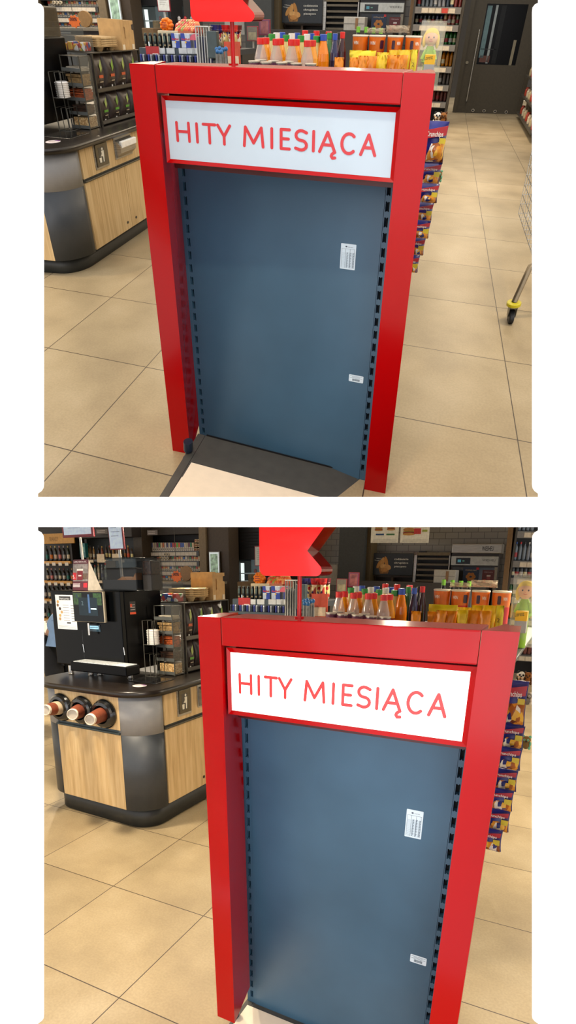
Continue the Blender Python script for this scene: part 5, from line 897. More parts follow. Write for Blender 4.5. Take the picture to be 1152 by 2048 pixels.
def bakery(k, T):
    Y = 9.0; gr = c(40, 42, 44, .5); P = lambda a, b: (720 + a / 3.1135, 1050 + b / 3.1135)
    for j, (r, bits) in enumerate((((70, -30, 242, 113), 0), ((256, -30, 437, 110), 1))):
        x0, x1, z0, z1 = RQ(1, *P(r[0], r[1]), *P(r[2], r[3]), Y - .6); t = T('menu_board', ['left white menu poster with pastries above the bakery', 'right white menu poster with a burger above the bakery'][j], 'poster', ((x0 + x1) / 2, Y - .6, z0), 'R'); g = G(); g.box(x0, x1, Y - .6, Y - .58, z0, z1, c(206, 198, 172, .5, emit=.12)); t.part('poster_sheet', g); g = G(); w, h = x1 - x0, z1 - z0
        def dish(cx, cz, rx, rz):
            for q, (m, dz, hh) in enumerate(((c(176, 120, 50, .6), .5, .5), (c(96, 140, 50, .6), .1, .14), (c(190, 60, 40, .6), -.05, .14), (c(90, 50, 28, .6), -.25, .2), (c(190, 136, 66, .6), -.5, .3))): g.prism([(cx + rx * math.cos(u) * (1 if q else .95), cz + rz * dz + rz * hh * math.sin(u)) for u in [i * math.pi / 8 for i in range(16)]], Y - .604 - q * .0004, Y - .6, m)
        if j == 0: dish(x0 + w * .28, z0 + h * .62, w * .15, h * .12); dish(x0 + w * .73, z0 + h * .64, w * .15, h * .12); g.box(x0 + w * .18, x0 + w * .48, Y - .604, Y - .6, z0 + h * .34, z0 + h * .41, c(30, 66, 110, .5)); g.box(x0 + w * .57, x0 + w * .87, Y - .604, Y - .6, z0 + h * .34, z0 + h * .41, c(60, 110, 60, .5))
        else: dish(x0 + w * .3, z0 + h * .5, w * .22, h * .2); g.box(x0 + w * .48, x0 + w * .72, Y - .606, Y - .6, z0 + h * .4, z0 + h * .66, c(190, 50, 44, .5)); g.box(x0 + w * .76, x0 + w * .94, Y - .604, Y - .6, z0 + h * .5, z0 + h * .6, c(150, 160, 60, .5))
        for q in range(3): g.box(x0 + w * .08, x0 + w * .92, Y - .603, Y - .6, z0 + h * (.05 + .04 * q), z0 + h * (.058 + .04 * q), c(150, 140, 120, .5))
        t.part('printed_picture', g); g = G()
        for s in (.1, .9): g.tube([(x0 + w * s, Y - .59, z1), (x0 + w * s, Y - .59, 3.0)], .006, gr, 6)
        t.part('hanger', g)
    # bread poster on a cabinet
    x0, x1, z0, z1 = RQ(1, *P(79, 180), *P(328, 320), Y - .1); t = T('bread_poster', 'dark poster with a bread basket over the bakery cabinet', 'poster', ((x0 + x1) / 2, Y - .1, z0), 'R'); g = G(); g.box(x0, x1, Y - .1, Y - .06, z0, z1, c(36, 40, 42, .5), .01); t.part('poster_board', g); g = G(); w, h = x1 - x0, z1 - z0; y = Y - .101; cream = c(226, 220, 200, .5)
    for q, s in enumerate(('codziennie', 'chrupiące', 'pieczywo')): g = G(); g.text(s, x0 + w * (.54 if q < 2 else .55), z1 - h * (.3 + .165 * q), h * .085, y, cream, w * (.35 if q < 2 else .3), bold=.01); t.part('poster_lettering', g)
    for q, s in enumerate(('własne', 'receptury')): g = G(); b = 0; g.text(s, x0 + w * (.07 if q == 0 else .04), z1 - h * (.26 + .09 * q), h * .055, y, cream, w * (.15 if q == 0 else .2)); g.tilt((x0 + w * .1, y, z1 - h * .3), 'y', .12, b); t.part('poster_lettering', g)
    g = G(); bc = x0 + w * .28; bz = z0 + h * .3
    g.prism([(bc - w * .15, bz + h * .12), (bc + w * .17, bz + h * .14), (bc + w * .12, bz - h * .22), (bc - w * .08, bz - h * .24)], y - .001, y, c(150, 104, 52, .7, var=.4, scale=30))
    for q, (a, b, rx, rz, an) in enumerate(((-.12, .2, .04, .22, .5), (-.04, .26, .045, .26, .2), (.06, .3, .045, .26, -.25), (.0, .1, .09, .1, 0), (.11, .06, .08, .12, .3), (.02, -.06, .09, .1, 0))):
        pts = [(rx * w * math.cos(u), rz * h * math.sin(u)) for u in [i * math.pi / 8 for i in range(16)]]; pts = [(bc + a * w + u * math.cos(an) + v * math.sin(an), bz + b * h - u * math.sin(an) + v * math.cos(an)) for u, v in pts]; g.prism(pts, y - .002 - .0006 * q, y, c([196, 206, 190, 216, 206, 196][q], [140, 150, 130, 164, 150, 136][q], [72, 80, 62, 96, 84, 70][q], .7))
    t.part('bread_picture', g, 'picture of bread in a basket')
    a0, a1, b0, b1 = RQ(1, *P(74, 322), *P(322, 420), Y); g = G(); g.box(a0, a1, Y, Y + .25, 0, 1.0, c(44, 36, 28, .5)); g.box(a0, a1, Y + .2, Y + .25, 1.0, b1, c(54, 40, 28, .5)); g.box(a0, a1, Y, Y + .2, b1 - .03, b1, c(70, 52, 34, .5)); xm = (a0 + a1) / 2; g.box(xm - .02, xm + .02, Y, Y + .2, 1.0, b1, c(90, 66, 40, .5)); T('bakery_cabinet', 'brown open bakery cabinet below the bread poster', 'cabinet', (a0, Y, 0), 'R', g)
    # tray rack
    x0, x1, z0, z1 = RQ(1, *P(331, 172), *P(556, 420), Y - .05); t = T('tray_rack', 'steel bakery rack with dark sliding trays', 'rack', ((x0 + x1) / 2, Y, 0), 'R'); g = G(); st = 'steel'
    g.box(x0, x0 + .05, Y - .05, Y + .2, 0, z1, st); g.box(x1 - .02, x1, Y - .05, Y + .2, 0, z1, st); g.box(x0, x1, Y - .05, Y + .2, z1 - .05, z1, c(110, 96, 70, .4, .5)); g.box(x0, x1, Y + .18, Y + .2, 0, z1, c(26, 24, 22, .5)); t.part('rack_frame', g)
    for yy in (212, 248, 282, 316, 350): xa, z = Q(1, *P(345, yy), Y - .04); g = G(); g.box(x0 + .06, x1 - .03, Y - .04, Y + .17, z - .018, z + .018, c(104, 94, 76, .4, .5)); t.part('tray', g)
    g = G(); a, b, q0, q1 = RQ(1, *P(370, 158), *P(412, 170), Y); g.box(a, b, Y, Y + .1, z1, z1 + .03, BLACK()); t.part('black_lid', g)
    # oven
    x0, x1, z0, z1 = RQ(1, *P(566, 112), *P(880, 420), Y - .1); t = T('bakery_oven', 'stainless bakery oven with hood and control panel', 'oven', ((x0 + x1) / 2, Y, 0), 'R'); xo = Q(1, *P(868, 220), Y - .1)[0]
    hz0 = Q(1, *P(720, 172), Y - .1)[1]; hz1 = Q(1, *P(720, 112), Y - .1)[1]; g = G(); g.box(x0, x1, Y - .1, Y + .2, hz0, hz1, st, .01); h = t.part('hood', g); pc0 = Q(1, *P(720, 250), Y - .1)[1]; pc1 = Q(1, *P(720, 191), Y - .1)[1]
    g = G(); a = Q(1, *P(768, 142), Y - .1)[0]; b = Q(1, *P(842, 142), Y - .1)[0]; g.text('WIESHEU', a, (hz0 + hz1) / 2 - .035, .075, Y - .101, BLACK(), b - a, bold=.02); h.part('maker_lettering', g)
    g = G(); g.box(x0, xo, Y - .06, Y + .2, 0, hz0 - .001, c(36, 32, 28, .4)); t.part('oven_body', g); g = G(); g.box(x0, xo, Y - .1, Y - .06, pc0, pc1, c(176, 176, 166, .35, .5), .006); cp = t.part('control_panel', g)
    g = G(); a, b, q0, q1 = RQ(1, *P(602, 202), *P(692, 242), Y - .1); g.box(a, b, Y - .104, Y - .1, q0, q1, c(14, 18, 22, .2)); g.box(a + .03, a + (b - a) * .35, Y - .106, Y - .104, q0 + .03, q1 - .03, c(60, 120, 130, .3, emit=.5)); g.box(a + (b - a) * .45, b - .1, Y - .106, Y - .104, q0 + .06, q1 - .06, c(80, 130, 110, .3, emit=.4)); g.text('WIESHEU', Q(1, *P(768, 219), Y - .1)[0], (q0 + q1) / 2, .035, Y - .103, BLACK(), .22); cp.part('display', g)
    g = G(); g.box(x0 + .03, xo - .03, Y - .085, Y - .06, .9, pc0 - .03, c(24, 22, 20, .15)); g.box(xo - .05, xo - .0, Y - .09, Y - .06, .5, pc0 - .02, c(120, 112, 96, .35, .5)); t.part('oven_door', g)
    for j, (r, col, lab, head) in enumerate((((643, 260, 742, 365), c(30, 46, 70, .5), 'dark blue pastry poster stuck on the oven door', 'POMELO'), ((762, 277, 838, 370), c(96, 34, 34, .5), 'dark red drink poster stuck on the oven door', 'CZEKOLADA'))):
        a, b, q0, q1 = RQ(1, *P(r[0], r[1]), *P(r[2], r[3]), Y - .09); p = T('door_poster', lab, 'poster', ((a + b) / 2, Y - .1, q0), 'R'); g = G(); g.box(a, b, Y - .094, Y - .091, q0, q1, col); p.part('poster_sheet', g); w, h = b - a, q1 - q0; g = G()
        if j == 0: 
            for q in range(6): u = q * math.pi / 3; g.prism(arc(a + w * .5 + w * .2 * math.cos(u), q0 + h * .42 + h * .16 * math.sin(u), w * .12, 0, 360, 8), Y - .096, Y - .094, c(190, 120, 50, .6))
            g.text('POZNAJ NAS', a + w * .14, q0 + h * .78, h * .07, Y - .095, c(206, 176, 130, .5), w * .7); g.box(b - w * .18, b - w * .02, Y - .096, Y - .094, q1 - h * .16, q1 - h * .02, c(190, 40, 40, .5))
        else: g.box(a + w * .4, a + w * .68, Y - .096, Y - .094, q0 + h * .2, q0 + h * .6, c(150, 60, 60, .5)); g.box(a + w * .38, a + w * .7, Y - .097, Y - .094, q0 + h * .56, q0 + h * .66, c(220, 206, 196, .5)); g.text('CZEKOLADA', a + w * .14, q0 + h * .82, h * .07, Y - .095, c(210, 180, 180, .5), w * .72); g.box(a + w * .08, a + w * .34, Y - .096, Y - .094, q0 + h * .12, q0 + h * .36, c(190, 40, 44, .5))
        p.part('printed_picture', g)
    x0, x1, z0, z1 = RQ(1, *P(460, 278), *P(598, 362), Y - .9); t = T('paper_box', 'white paper dispenser box in front of the tray rack', 'box', ((x0 + x1) / 2, Y - .9, z0), 'R'); g = G(); g.box(x0, x1, Y - .9, Y - .6, z0, z1, c(170, 166, 154, .5), .01); t.part('box_shell', g); g = G(); w = x1 - x0; g.box(x0 + w * .55, x0 + w * .68, Y - .905, Y - .9, z0 + .03, z1 - .02, c(130, 96, 60, .5)); g.box(x0 + w * .02, x0 + w * .96, Y - .904, Y - .9, z0 + (z1 - z0) * .5, z0 + (z1 - z0) * .54, c(120, 118, 110, .5)); t.part('tape_strip', g)
    xa, xb = x0 - 1.3, x1 + .5; g = G(); g.box(xa, xb, Y - 1.0, Y - .55, 0, z0 - .001, c(46, 40, 34, .5)); T('bakery_counter', 'low dark bakery counter below the white paper box', 'counter', (xa, Y - 1, 0), 'R', g)
    # wall box of the extractor
    red = c(140, 30, 44, .4)
    framed_sign(T, 'notice_frame', 'grey red-framed price notice left of the dark pillar', 1, (672.5, 1158, 693.5, 1186), 6.0, 'R', c(120, 112, 96, .5), red, 4, .1, (.1, .6, c(150, 140, 110, .6, var=.5, scale=12)))
    framed_sign(T, 'notice_frame', 'purple red-framed poster before the dark pillar', 1, (696.5, 1145, 718, 1175), 6.2, 'R', c(120, 70, 100, .5), red, 0, .1, (.1, .9, c(150, 90, 90, .6, var=.7, scale=10)))
    x0, x1, z0, z1 = RQ(1, 666, 1133, 674, 1174, 8.8); g = G(); g.box(x0 - .3, x1, 8.8, 8.82, z0, z1, c(170, 168, 158, .5)); T('white_panel', 'plain pale panel on the tiled wall behind the red letter', 'panel', (x0, 8.8, z0), 'R', g)

def fridge(k, T):
    Y = 8.4; P = lambda a, b: (820 + a / 3.793, b / 3.793); x0 = Q(1, 1024, 1120, Y)[0]; x1 = Q(0, *P(330, 400), Y)[0]
    t = T('drinks_fridge', 'tall open drinks fridge left of the brown door', 'fridge', ((x0 + x1) / 2, Y, 0), 'D'); g = G(); g.box(x0, x1, Y + .4, Y + .5, 0, 2.6, c(24, 24, 22, .5)); g.box(x0 - .03, x0, Y - .05, Y + .5, 0, 2.6, c(50, 44, 32, .5)); g.box(x1, x1 + .04, Y - .02, Y + .5, 0, 2.6, c(58, 50, 34, .5)); t.part('fridge_body', g)
    colsets = [[(110, 120, 126), (120, 126, 130), (150, 150, 150), (60, 70, 80), (150, 60, 50)], [(58, 66, 72), (64, 70, 74), (50, 56, 60), (40, 44, 80), (214, 180, 120), (190, 110, 90), (120, 130, 90)], [(40, 96, 40), (46, 110, 44), (50, 120, 50)], [(206, 140, 20), (220, 156, 30), (190, 120, 20)], [(80, 74, 66), (110, 100, 90)], [(60, 66, 80), (120, 70, 60)], [(70, 80, 60), (110, 90, 70)]]
    extra = [1.9, 2.25]
    rows = [(P(190, 55)[1], 62), (P(190, 187)[1], 100), (P(230, 335)[1], 104), (P(240, 500)[1], 112), (P(240, 640)[1], 90), (P(240, 770)[1], 100)]
    zs = [2.32] + [Q(0, 875, py, Y)[1] for py, _ in rows]
    for ri, z in enumerate(zs):
        g = G(); g.box(x0, x1, Y - .04, Y + .4, z - .03, z, c(80, 80, 76, .35)); bd = t.part('shelf_board', g); g = G(); g.box(x0, x1, Y - .05, Y - .04, z - .1, z - .005, c(110, 106, 98, .4))
        for q in range(5): xx = x0 + .1 + q * (x1 - x0 - .2) / 5; g.box(xx, xx + .11, Y - .055, Y - .05, z - .09, z - .02, c(200, 186, 160, .5) if q != 3 or ri != 1 else c(190, 60, 40, .5))
        bd.part('price_rail', g); n = 11; h = min(.27, ((zs[ri - 1] - z) if ri else .3) - .06)
        for q in range(n):
            x = x0 + (x1 - x0) * (q + .5) / n; cs = colsets[max(0, ri - 1) if ri else 0]; col = cs[q * len(cs) // n]
            bottle(T, 'drink_bottle', '%s bottle from left on the %s fridge shelf' % (ORD[q], ORD[ri]), 'bottle', x, Y + .1, z + .001, h, min(.036, (x1 - x0) / n * .45), c(*col, .15), c(*[(220, 216, 206), (40, 90, 170), (200, 40, 36), (60, 60, 60)][(q + ri) % 4], .4), 'D', 'fridge shelf bottles', lbl=c(*[(200, 196, 186), (170, 60, 60), (226, 214, 170)][(q * 2 + ri) % 3], .5) if ri in (2, 3) or q % 4 == 0 else None, parts=False, n=10)

def trolley(k, T):
    x, y = 1.375, 1.60; t = T('shopping_trolley', 'chrome shopping trolley with black front caster at the right edge', 'trolley', (1.9, 1.8, 0), 'T')
    A = [SX, None]
    g = G(); r = .05; g.lathe(0, 0, [(r * .5, -.012), (r * .94, -.013), (r, -.008), (r, .008), (r * .94, .013), (r * .5, .012)], c(24, 24, 24, .6), 24); g.lathe(0, 0, [(.012, -.016), (.024, -.0125), (.024, .0125), (.012, .016)], c(90, 90, 88, .4), 14); g.tilt((0, 0, 0), 'y', math.pi / 2); g.move(x, y, r + .001); ct = t.part('caster', g, 'black rubber caster')
    g = G(); ch = c(120, 118, 108, .35, .7)
    for s in (-1, 1): g.prism([(y - .018, .05), (y + .018, .05), (y + .03, .118), (y - .03, .118)], x + s * .019, x + s * .023, ch, 'x')
    g.box(x - .023, x + .023, y - .03, y + .03, .116, .122, ch); ct.part('fork', g); g = G(); g.lathe(x, y, [(.036, .124), (.041, .128), (.041, .146), (.036, .15), (.02, .15)], c(206, 190, 20, .4), 22); ct.part('yellow_ring', g, 'yellow bumper ring')
    p1 = meas(0, 1064, 531, 0, 1.50); p1 = meas(0, 1061, 533, 1, 1.66)
    g = G(); tub = c(140, 124, 98, .35, .8); e = np.array(p1); s0 = np.array([x, y, .15]); 
    pts = [s0, s0 + (e - s0) * .3, s0 + (e - s0) * .7, e, e + np.array([.04, .02, .012]), e + np.array([.5, .15, .02])]; g.tube(pts, .0165, tub, 12); t.part('front_leg', g, 'bent chrome front leg')
    for s in (1,): 
        g = G(); g.tube([e + np.array([.5, .15, .02]), (2.3, 2.1, .16), (2.3, 2.1, .12)], .0165, tub, 10); t.part('rear_leg', g)
        g = G(); g.lathe(0, 0, [(.03, -.012), (.05, -.008), (.05, .008), (.03, .012)], c(24, 24, 24, .6), 20); g.tilt((0, 0, 0), 'y', math.pi / 2); g.move(2.3, 2.1, .051); t.part('rear_caster', g)
        g = G(); g.tube([(2.3, 2.1, .12), (2.3, 2.1, .06)], .01, tub, 8); t.part('rear_fork', g)
    b = meas(0, 1063, 512, 1, 1.75); g = G(); bx, by, bz = b; w = .56; L = .8; h = .5; cr = c(206, 208, 206, .2, .9)
    def P3(u, v, q): return (bx + .006 + (u * w) * (1 + .0 * q) + 0, by + v * L, bz + q * h)
    for q in range(8): z = q / 7; g.tube([P3(0, 0, z), P3(1, 0, z), P3(1, 1, z), P3(0, 1, z), P3(0, 0, z)], .0028, cr, 6)
    for q in range(10): u = q / 9; g.tube([P3(u, 0, 1), P3(u, 0, 0), P3(u, 1, 0), P3(u, 1, 1)], .0025, cr, 6); g.tube([P3(0, u, 1), P3(0, u, 0), P3(1, u, 0), P3(1, u, 1)], .0025, cr, 6)
    t.part('wire_basket', g); g = G(); g.tube([e + np.array([.5, .15, .02]), P3(.5, .5, 0)], .014, tub, 10); t.part('basket_post', g)

def person(k, T):
    # leans to the right behind the coffee machine; light blue shirt, black trousers
    Y = 2.75; hx, hz = Q(1, 112, 1268, Y); t = T('person', 'person in light blue shirt bending behind the coffee machine', 'person', (hx, Y, 0), 'P')
    hz = .98; sk = c(214, 160, 126, .6)
    V_ = [(hx, Y, hz), (hx + .2, Y + .03, hz + .18), (hx + .38, Y + .05, hz + .27), (hx + .47, Y + .04, hz + .31), (hx + .57, Y + .02, hz + .33), (hx + .63, Y, hz + .31),
          (hx - .02, Y - .09, hz - .06), (hx + .02, Y - .1, .5), (hx - .02, Y - .1, .08), (hx + .05, Y - .17, .04), (hx - .02, Y + .09, hz - .06), (hx + .05, Y + .1, .5), (hx + .02, Y + .12, .08), (hx + .1, Y + .06, .04),
          (hx + .38, Y - .14, hz + .24), (hx + .46, Y - .2, hz + .0), (hx + .6, Y - .3, hz + .04), (hx + .36, Y + .22, hz + .24), (hx + .46, Y + .27, hz + .0), (hx + .62, Y + .2, hz + .04)]
    E_ = [(0, 1), (1, 2), (2, 3), (3, 4), (4, 5), (0, 6), (6, 7), (7, 8), (8, 9), (0, 10), (10, 11), (11, 12), (12, 13), (2, 14), (14, 15), (15, 16), (2, 17), (17, 18), (18, 19)]
    R_ = [.145, .14, .13, .05, .09, .075, .095, .065, .045, .04, .095, .065, .045, .04, .06, .042, .034, .06, .042, .034]
    vs, fs = skinned(V_, E_, R_, 2); g = G(); g.raw(vs, fs, sk, True); t.part('body', g)
    # trousers: legs re-skinned slightly larger
    vs, fs = skinned([V_[0], V_[6], V_[7], (V_[8][0], V_[8][1], .1), V_[10], V_[11], (V_[12][0], V_[12][1], .1)], [(0, 1), (1, 2), (2, 3), (0, 4), (4, 5), (5, 6)], [.2, .13, .1, .085, .13, .1, .085], 2); g = G(); g.raw(vs, fs, c(22, 24, 28, .8), True); t.part('trousers', g, 'black trousers')
    sh = c(150, 186, 226, .8, var=.06); vs, fs = skinned([V_[0], V_[1], V_[2], V_[14], V_[15], V_[17], V_[18]], [(0, 1), (1, 2), (2, 3), (3, 4), (2, 5), (5, 6)], [.21, .19, .175, .09, .075, .09, .075], 2); g = G(); g.raw(vs, fs, sh, True); t.part('shirt', g, 'light blue shirt')
    A = [Q(1, px, py, Y - .12) for px, py in ((106, 1238), (112, 1240), (115, 1288), (91, 1283))]
    g = G(); n = 10; ring = []
    for q in range(4):
        u = q / 3; z = A[0][1] + (A[2][1] - A[0][1]) * u; xl = A[0][0] + (A[3][0] - A[0][0]) * u; xr = xl + .16 + .34 * u
        for i in range(n): a = 2 * math.pi * i / n; ring.append(((xl + xr) / 2 - (xr - xl) / 2 * math.cos(a), Y - (.2 + .08 * u) * math.sin(a) + .0, z))
    g.raw(ring, [(q * n + i, q * n + (i + 1) % n, (q + 1) * n + (i + 1) % n, (q + 1) * n + i) for q in range(3) for i in range(n)], sh, True); t.part('shirt_tail', g, 'loose light blue shirt tail')
    g = G(); hx2, hz2 = hx + .58, hz + .36; g.ell(hx2, Y + .03, hz2, .105, .09, .09, c(70, 48, 32, .8), 14, 8); t.part('hair', g)
AMB = 1.42
def lights(area, at, cw, WARM, DAY):
    # upper room: warm overhead spots and a cool shop window on the photographer's side
    for x, y, p in ((.5, -.9, 22), (-2.2, .6, 30), (1.9, 1.6, 30), (-2.0, 3.2, 26), (1.5, 4.5, 40), (-3.5, 6.0, 40), (-.5, 6.5, 50), (1.6, 7.6, 50), (-5.5, 7.0, 30)):
        area('ceiling_spot', at(0, x, y, 3.3), at(0, x, y + .2, 0), .14, .14, p * .6, (1, .8, .56))
    # lower room: spots hanging under the slab
    for px, z, p in ((180, 2.0, 22), (60, 3.0, 34), (1120, 3.4, 30), (1200, 2.2, 16), (1300, 5.0, 34), (400, 4.2, 26), (300, 5.6, 60), (800, 6.2, 60), (150, 6.2, 60)):
        area('ceiling_spot', cw(px, 1036, z), cw(px, 2000, z + .3), .12, .12, p, WARM)
    area('window_fill_light', at(1, .45, -3.6, .8), at(1, .55, 0, 1.2), 2.0, 1.5, 12, (.9, .93, 1.0))
    area('window_fill_light', at(1, -2.75, .05, 2.5), at(1, -1.9, 1.25, .5), .16, .16, 34, (1, .97, .9))
    area('window_fill_light', at(0, -3.8, -1.2, 2.6), at(0, -1.6, 1.6, .2), .5, .5, 18, (1, .95, .85))
    # daylight panels left and right of the camera, in place of front windows
    area('window_fill_light', cw(-700, 1300, .6), cw(576, 1100, 2.4), 1.0, 2.2, 4, DAY)
    area('window_fill_light', cw(1900, 1300, .6), cw(576, 1100, 2.4), 1.0, 2.2, 4, DAY)
    area('window_fill_light', cw(576, 1100, -1.2), cw(576, 1024, 1.0), 2.4, 2.4, 26, (1, 1, 1))  # added white fill behind the camera, keeps the page margins bright
# ================================================================ setting both rooms up in one place
def rodr(r):
    t = np.linalg.norm(r)
    if t < 1e-12: return np.eye(3)
    a = r / t; K = np.array([[0, -a[2], a[1]], [a[2], 0, -a[0]], [-a[1], a[0], 0]]); return np.eye(3) + math.sin(t) * K + (1 - math.cos(t)) * K @ K
def lm(fun, x, n=60):
    lam = 1e-2; r = fun(x); cst = r @ r
    for _ in range(n):
        J = np.empty((len(r), len(x)))
        for i in range(len(x)): y = x.copy(); y[i] += 1e-6; J[:, i] = (fun(y) - r) / 1e-6
        A = J.T @ J; g = J.T @ r; ok = False
        for _ in range(8):
            dx = -np.linalg.solve(A + lam * np.diag(np.diag(A) + 1e-9), g); r2 = fun(x + dx); c2 = r2 @ r2
            if c2 < cst: imp = (cst - c2) / cst; x = x + dx; r = r2; cst = c2; lam *= .3; ok = True; break
            lam *= 4
        if not ok or imp < 1e-6: break
    return x
WIN = [(88, 0, 1064, 994), (88, 1054, 1064, 2048)]
def project(k, P):
    R, C, pp = CAMS[k]; q = (P - C) @ R.T; z = np.maximum(q[:, 2], .05); return np.stack([576 + f0 * q[:, 0] / z, pp + f0 * q[:, 1] / z, q[:, 2]], 1)
def locate(k, P):
    # where a measured point of room k stands before the final camera: same direction as photographed, distance kept in proportion
    R, C, pp = CAMS[k]; q = (P - C) @ R.T; return np.stack([q[:, 0], q[:, 1] + (pp - PPY) / f0 * q[:, 2], q[:, 2] * F / f0], 1)
class Frame:
    # position of one furniture group: rotation, place, its length / depth / height, and (for the stand) a slight flare of its shape
    def __init__(s, k, P, taper=False):
        s.p0 = P.mean(0); s.flare = taper; tgt = project(k, P)[:, :2]; zm = project(k, P)[:, 2] * F / f0
        J = np.stack([(locate(k, s.p0[None] + np.eye(3)[i] * 1e-3) - locate(k, s.p0[None] - np.eye(3)[i] * 1e-3))[0] / 2e-3 for i in range(3)], 1)
        U, S, Vt = np.linalg.svd(J); R0 = U @ Vt
        if np.linalg.det(R0) < 0: U[:, -1] *= -1; R0 = U @ Vt
        t0 = locate(k, s.p0[None])[0]
        def setx(x): s.R = rodr(x[:3]) @ R0; s.t = t0 + x[3:6]; s.S = 1 + x[6:9]; s.k = x[9:]
        def fun(x):
            setx(x); q = s(P); z = np.maximum(q[:, 2], .05)
            return np.concatenate([(PPX + F * q[:, 0] / z - tgt[:, 0]), (PPY + F * q[:, 1] / z - tgt[:, 1]), 25 * np.log(z / zm), 12 * np.log(np.maximum(s.S, .2)), 25 * s.k])
        x = lm(fun, np.zeros(14 if taper else 9)); e = fun(x)[:2 * len(P)]; s.err = (float(np.sqrt((e ** 2).mean())), float(abs(e).max())); setx(x)
    def __call__(s, P):
        d = (P - s.p0) * s.S
        if s.flare: u, w = d[:, 0], d[:, 2]; k = s.k; d = np.stack([u + k[0] * u * w + k[1] * w, d[:, 1], w + k[2] * u + k[3] * w * w + k[4] * u * w], 1)
        return d @ s.R.T + s.t
class FloorFrame:
    def __init__(s, k): s.k = k; J = np.stack([locate(k, np.array([[0, 1.5, 0]]) + np.eye(3)[i])[0] - locate(k, np.array([[0, 1.5, 0.]]))[0] for i in range(2)], 1); a, b = J[:, 0], J[:, 1]; n = np.cross(a, b); n /= np.linalg.norm(n); n = n if n[1] < 0 else -n; s.n = n; s.R = np.eye(3); s.err = (0, 0)
    def __call__(s, P): return locate(s.k, P)
# the finished world: level with the lower floor
FL = [FloorFrame(0), FloorFrame(1)]
up = FL[1].n; fw = np.array([0, 0, 1.]) - up[2] * up; fw /= np.linalg.norm(fw); rt = np.cross(fw, up); W = np.stack([rt, fw, up])     # camera -> world axes
if W[0, 0] < 0: W[0] *= -1
h0 = -float((W @ locate(1, np.array([[0, 1., 0]]))[0])[2]); ORG = np.array([0, 0, h0])
def world(q): return q @ W.T + ORG
from mathutils import Matrix, Vector
COL = bpy.context.scene.collection
CUTK = [np.array([0, 1.0, -(v - PPY) / F]) for v in (1019, 1030)]            # plane of the slab between the two rooms, in camera axes (y down)
def mesh_from(name, g, V, org, Rw):
    L = (world(V) - org) @ Rw                            # local = Rw^T (world - org)
    me = bpy.data.meshes.new(name); me.from_pydata([tuple(p) for p in L], [], g.f)
    ms = []; idx = []
    for m in g.m:
        if m not in ms: ms.append(m)
        idx.append(ms.index(m))
    for m in ms: me.materials.append(m)
    me.polygons.foreach_set('material_index', idx); me.polygons.foreach_set('use_smooth', g.sm)
    if getattr(g, 'uv', None):
        uvl = me.uv_layers.new(name='UVMap')
        for lp in me.loops: uvl.data[lp.index].uv = g.uv[lp.vertex_index]
    me.update(); return me
def cut(me, org, Rw, k):
    # trim what would reach through the slab into the neighbouring room
    n = W @ CUTK[k]; n /= np.linalg.norm(n); s = 1 if k == 0 else -1      # keep the side above the slab for k = 0
    co = Rw.T @ (ORG - org); no = Rw.T @ (n * s)
    bm = bmesh.new(); bm.from_mesh(me); bmesh.ops.bisect_plane(bm, geom=bm.verts[:] + bm.edges[:] + bm.faces[:], dist=1e-5, plane_co=co, plane_no=no, clear_outer=True)
    n_ = len(bm.faces); bm.to_mesh(me); bm.free(); return n_
REPORT = []
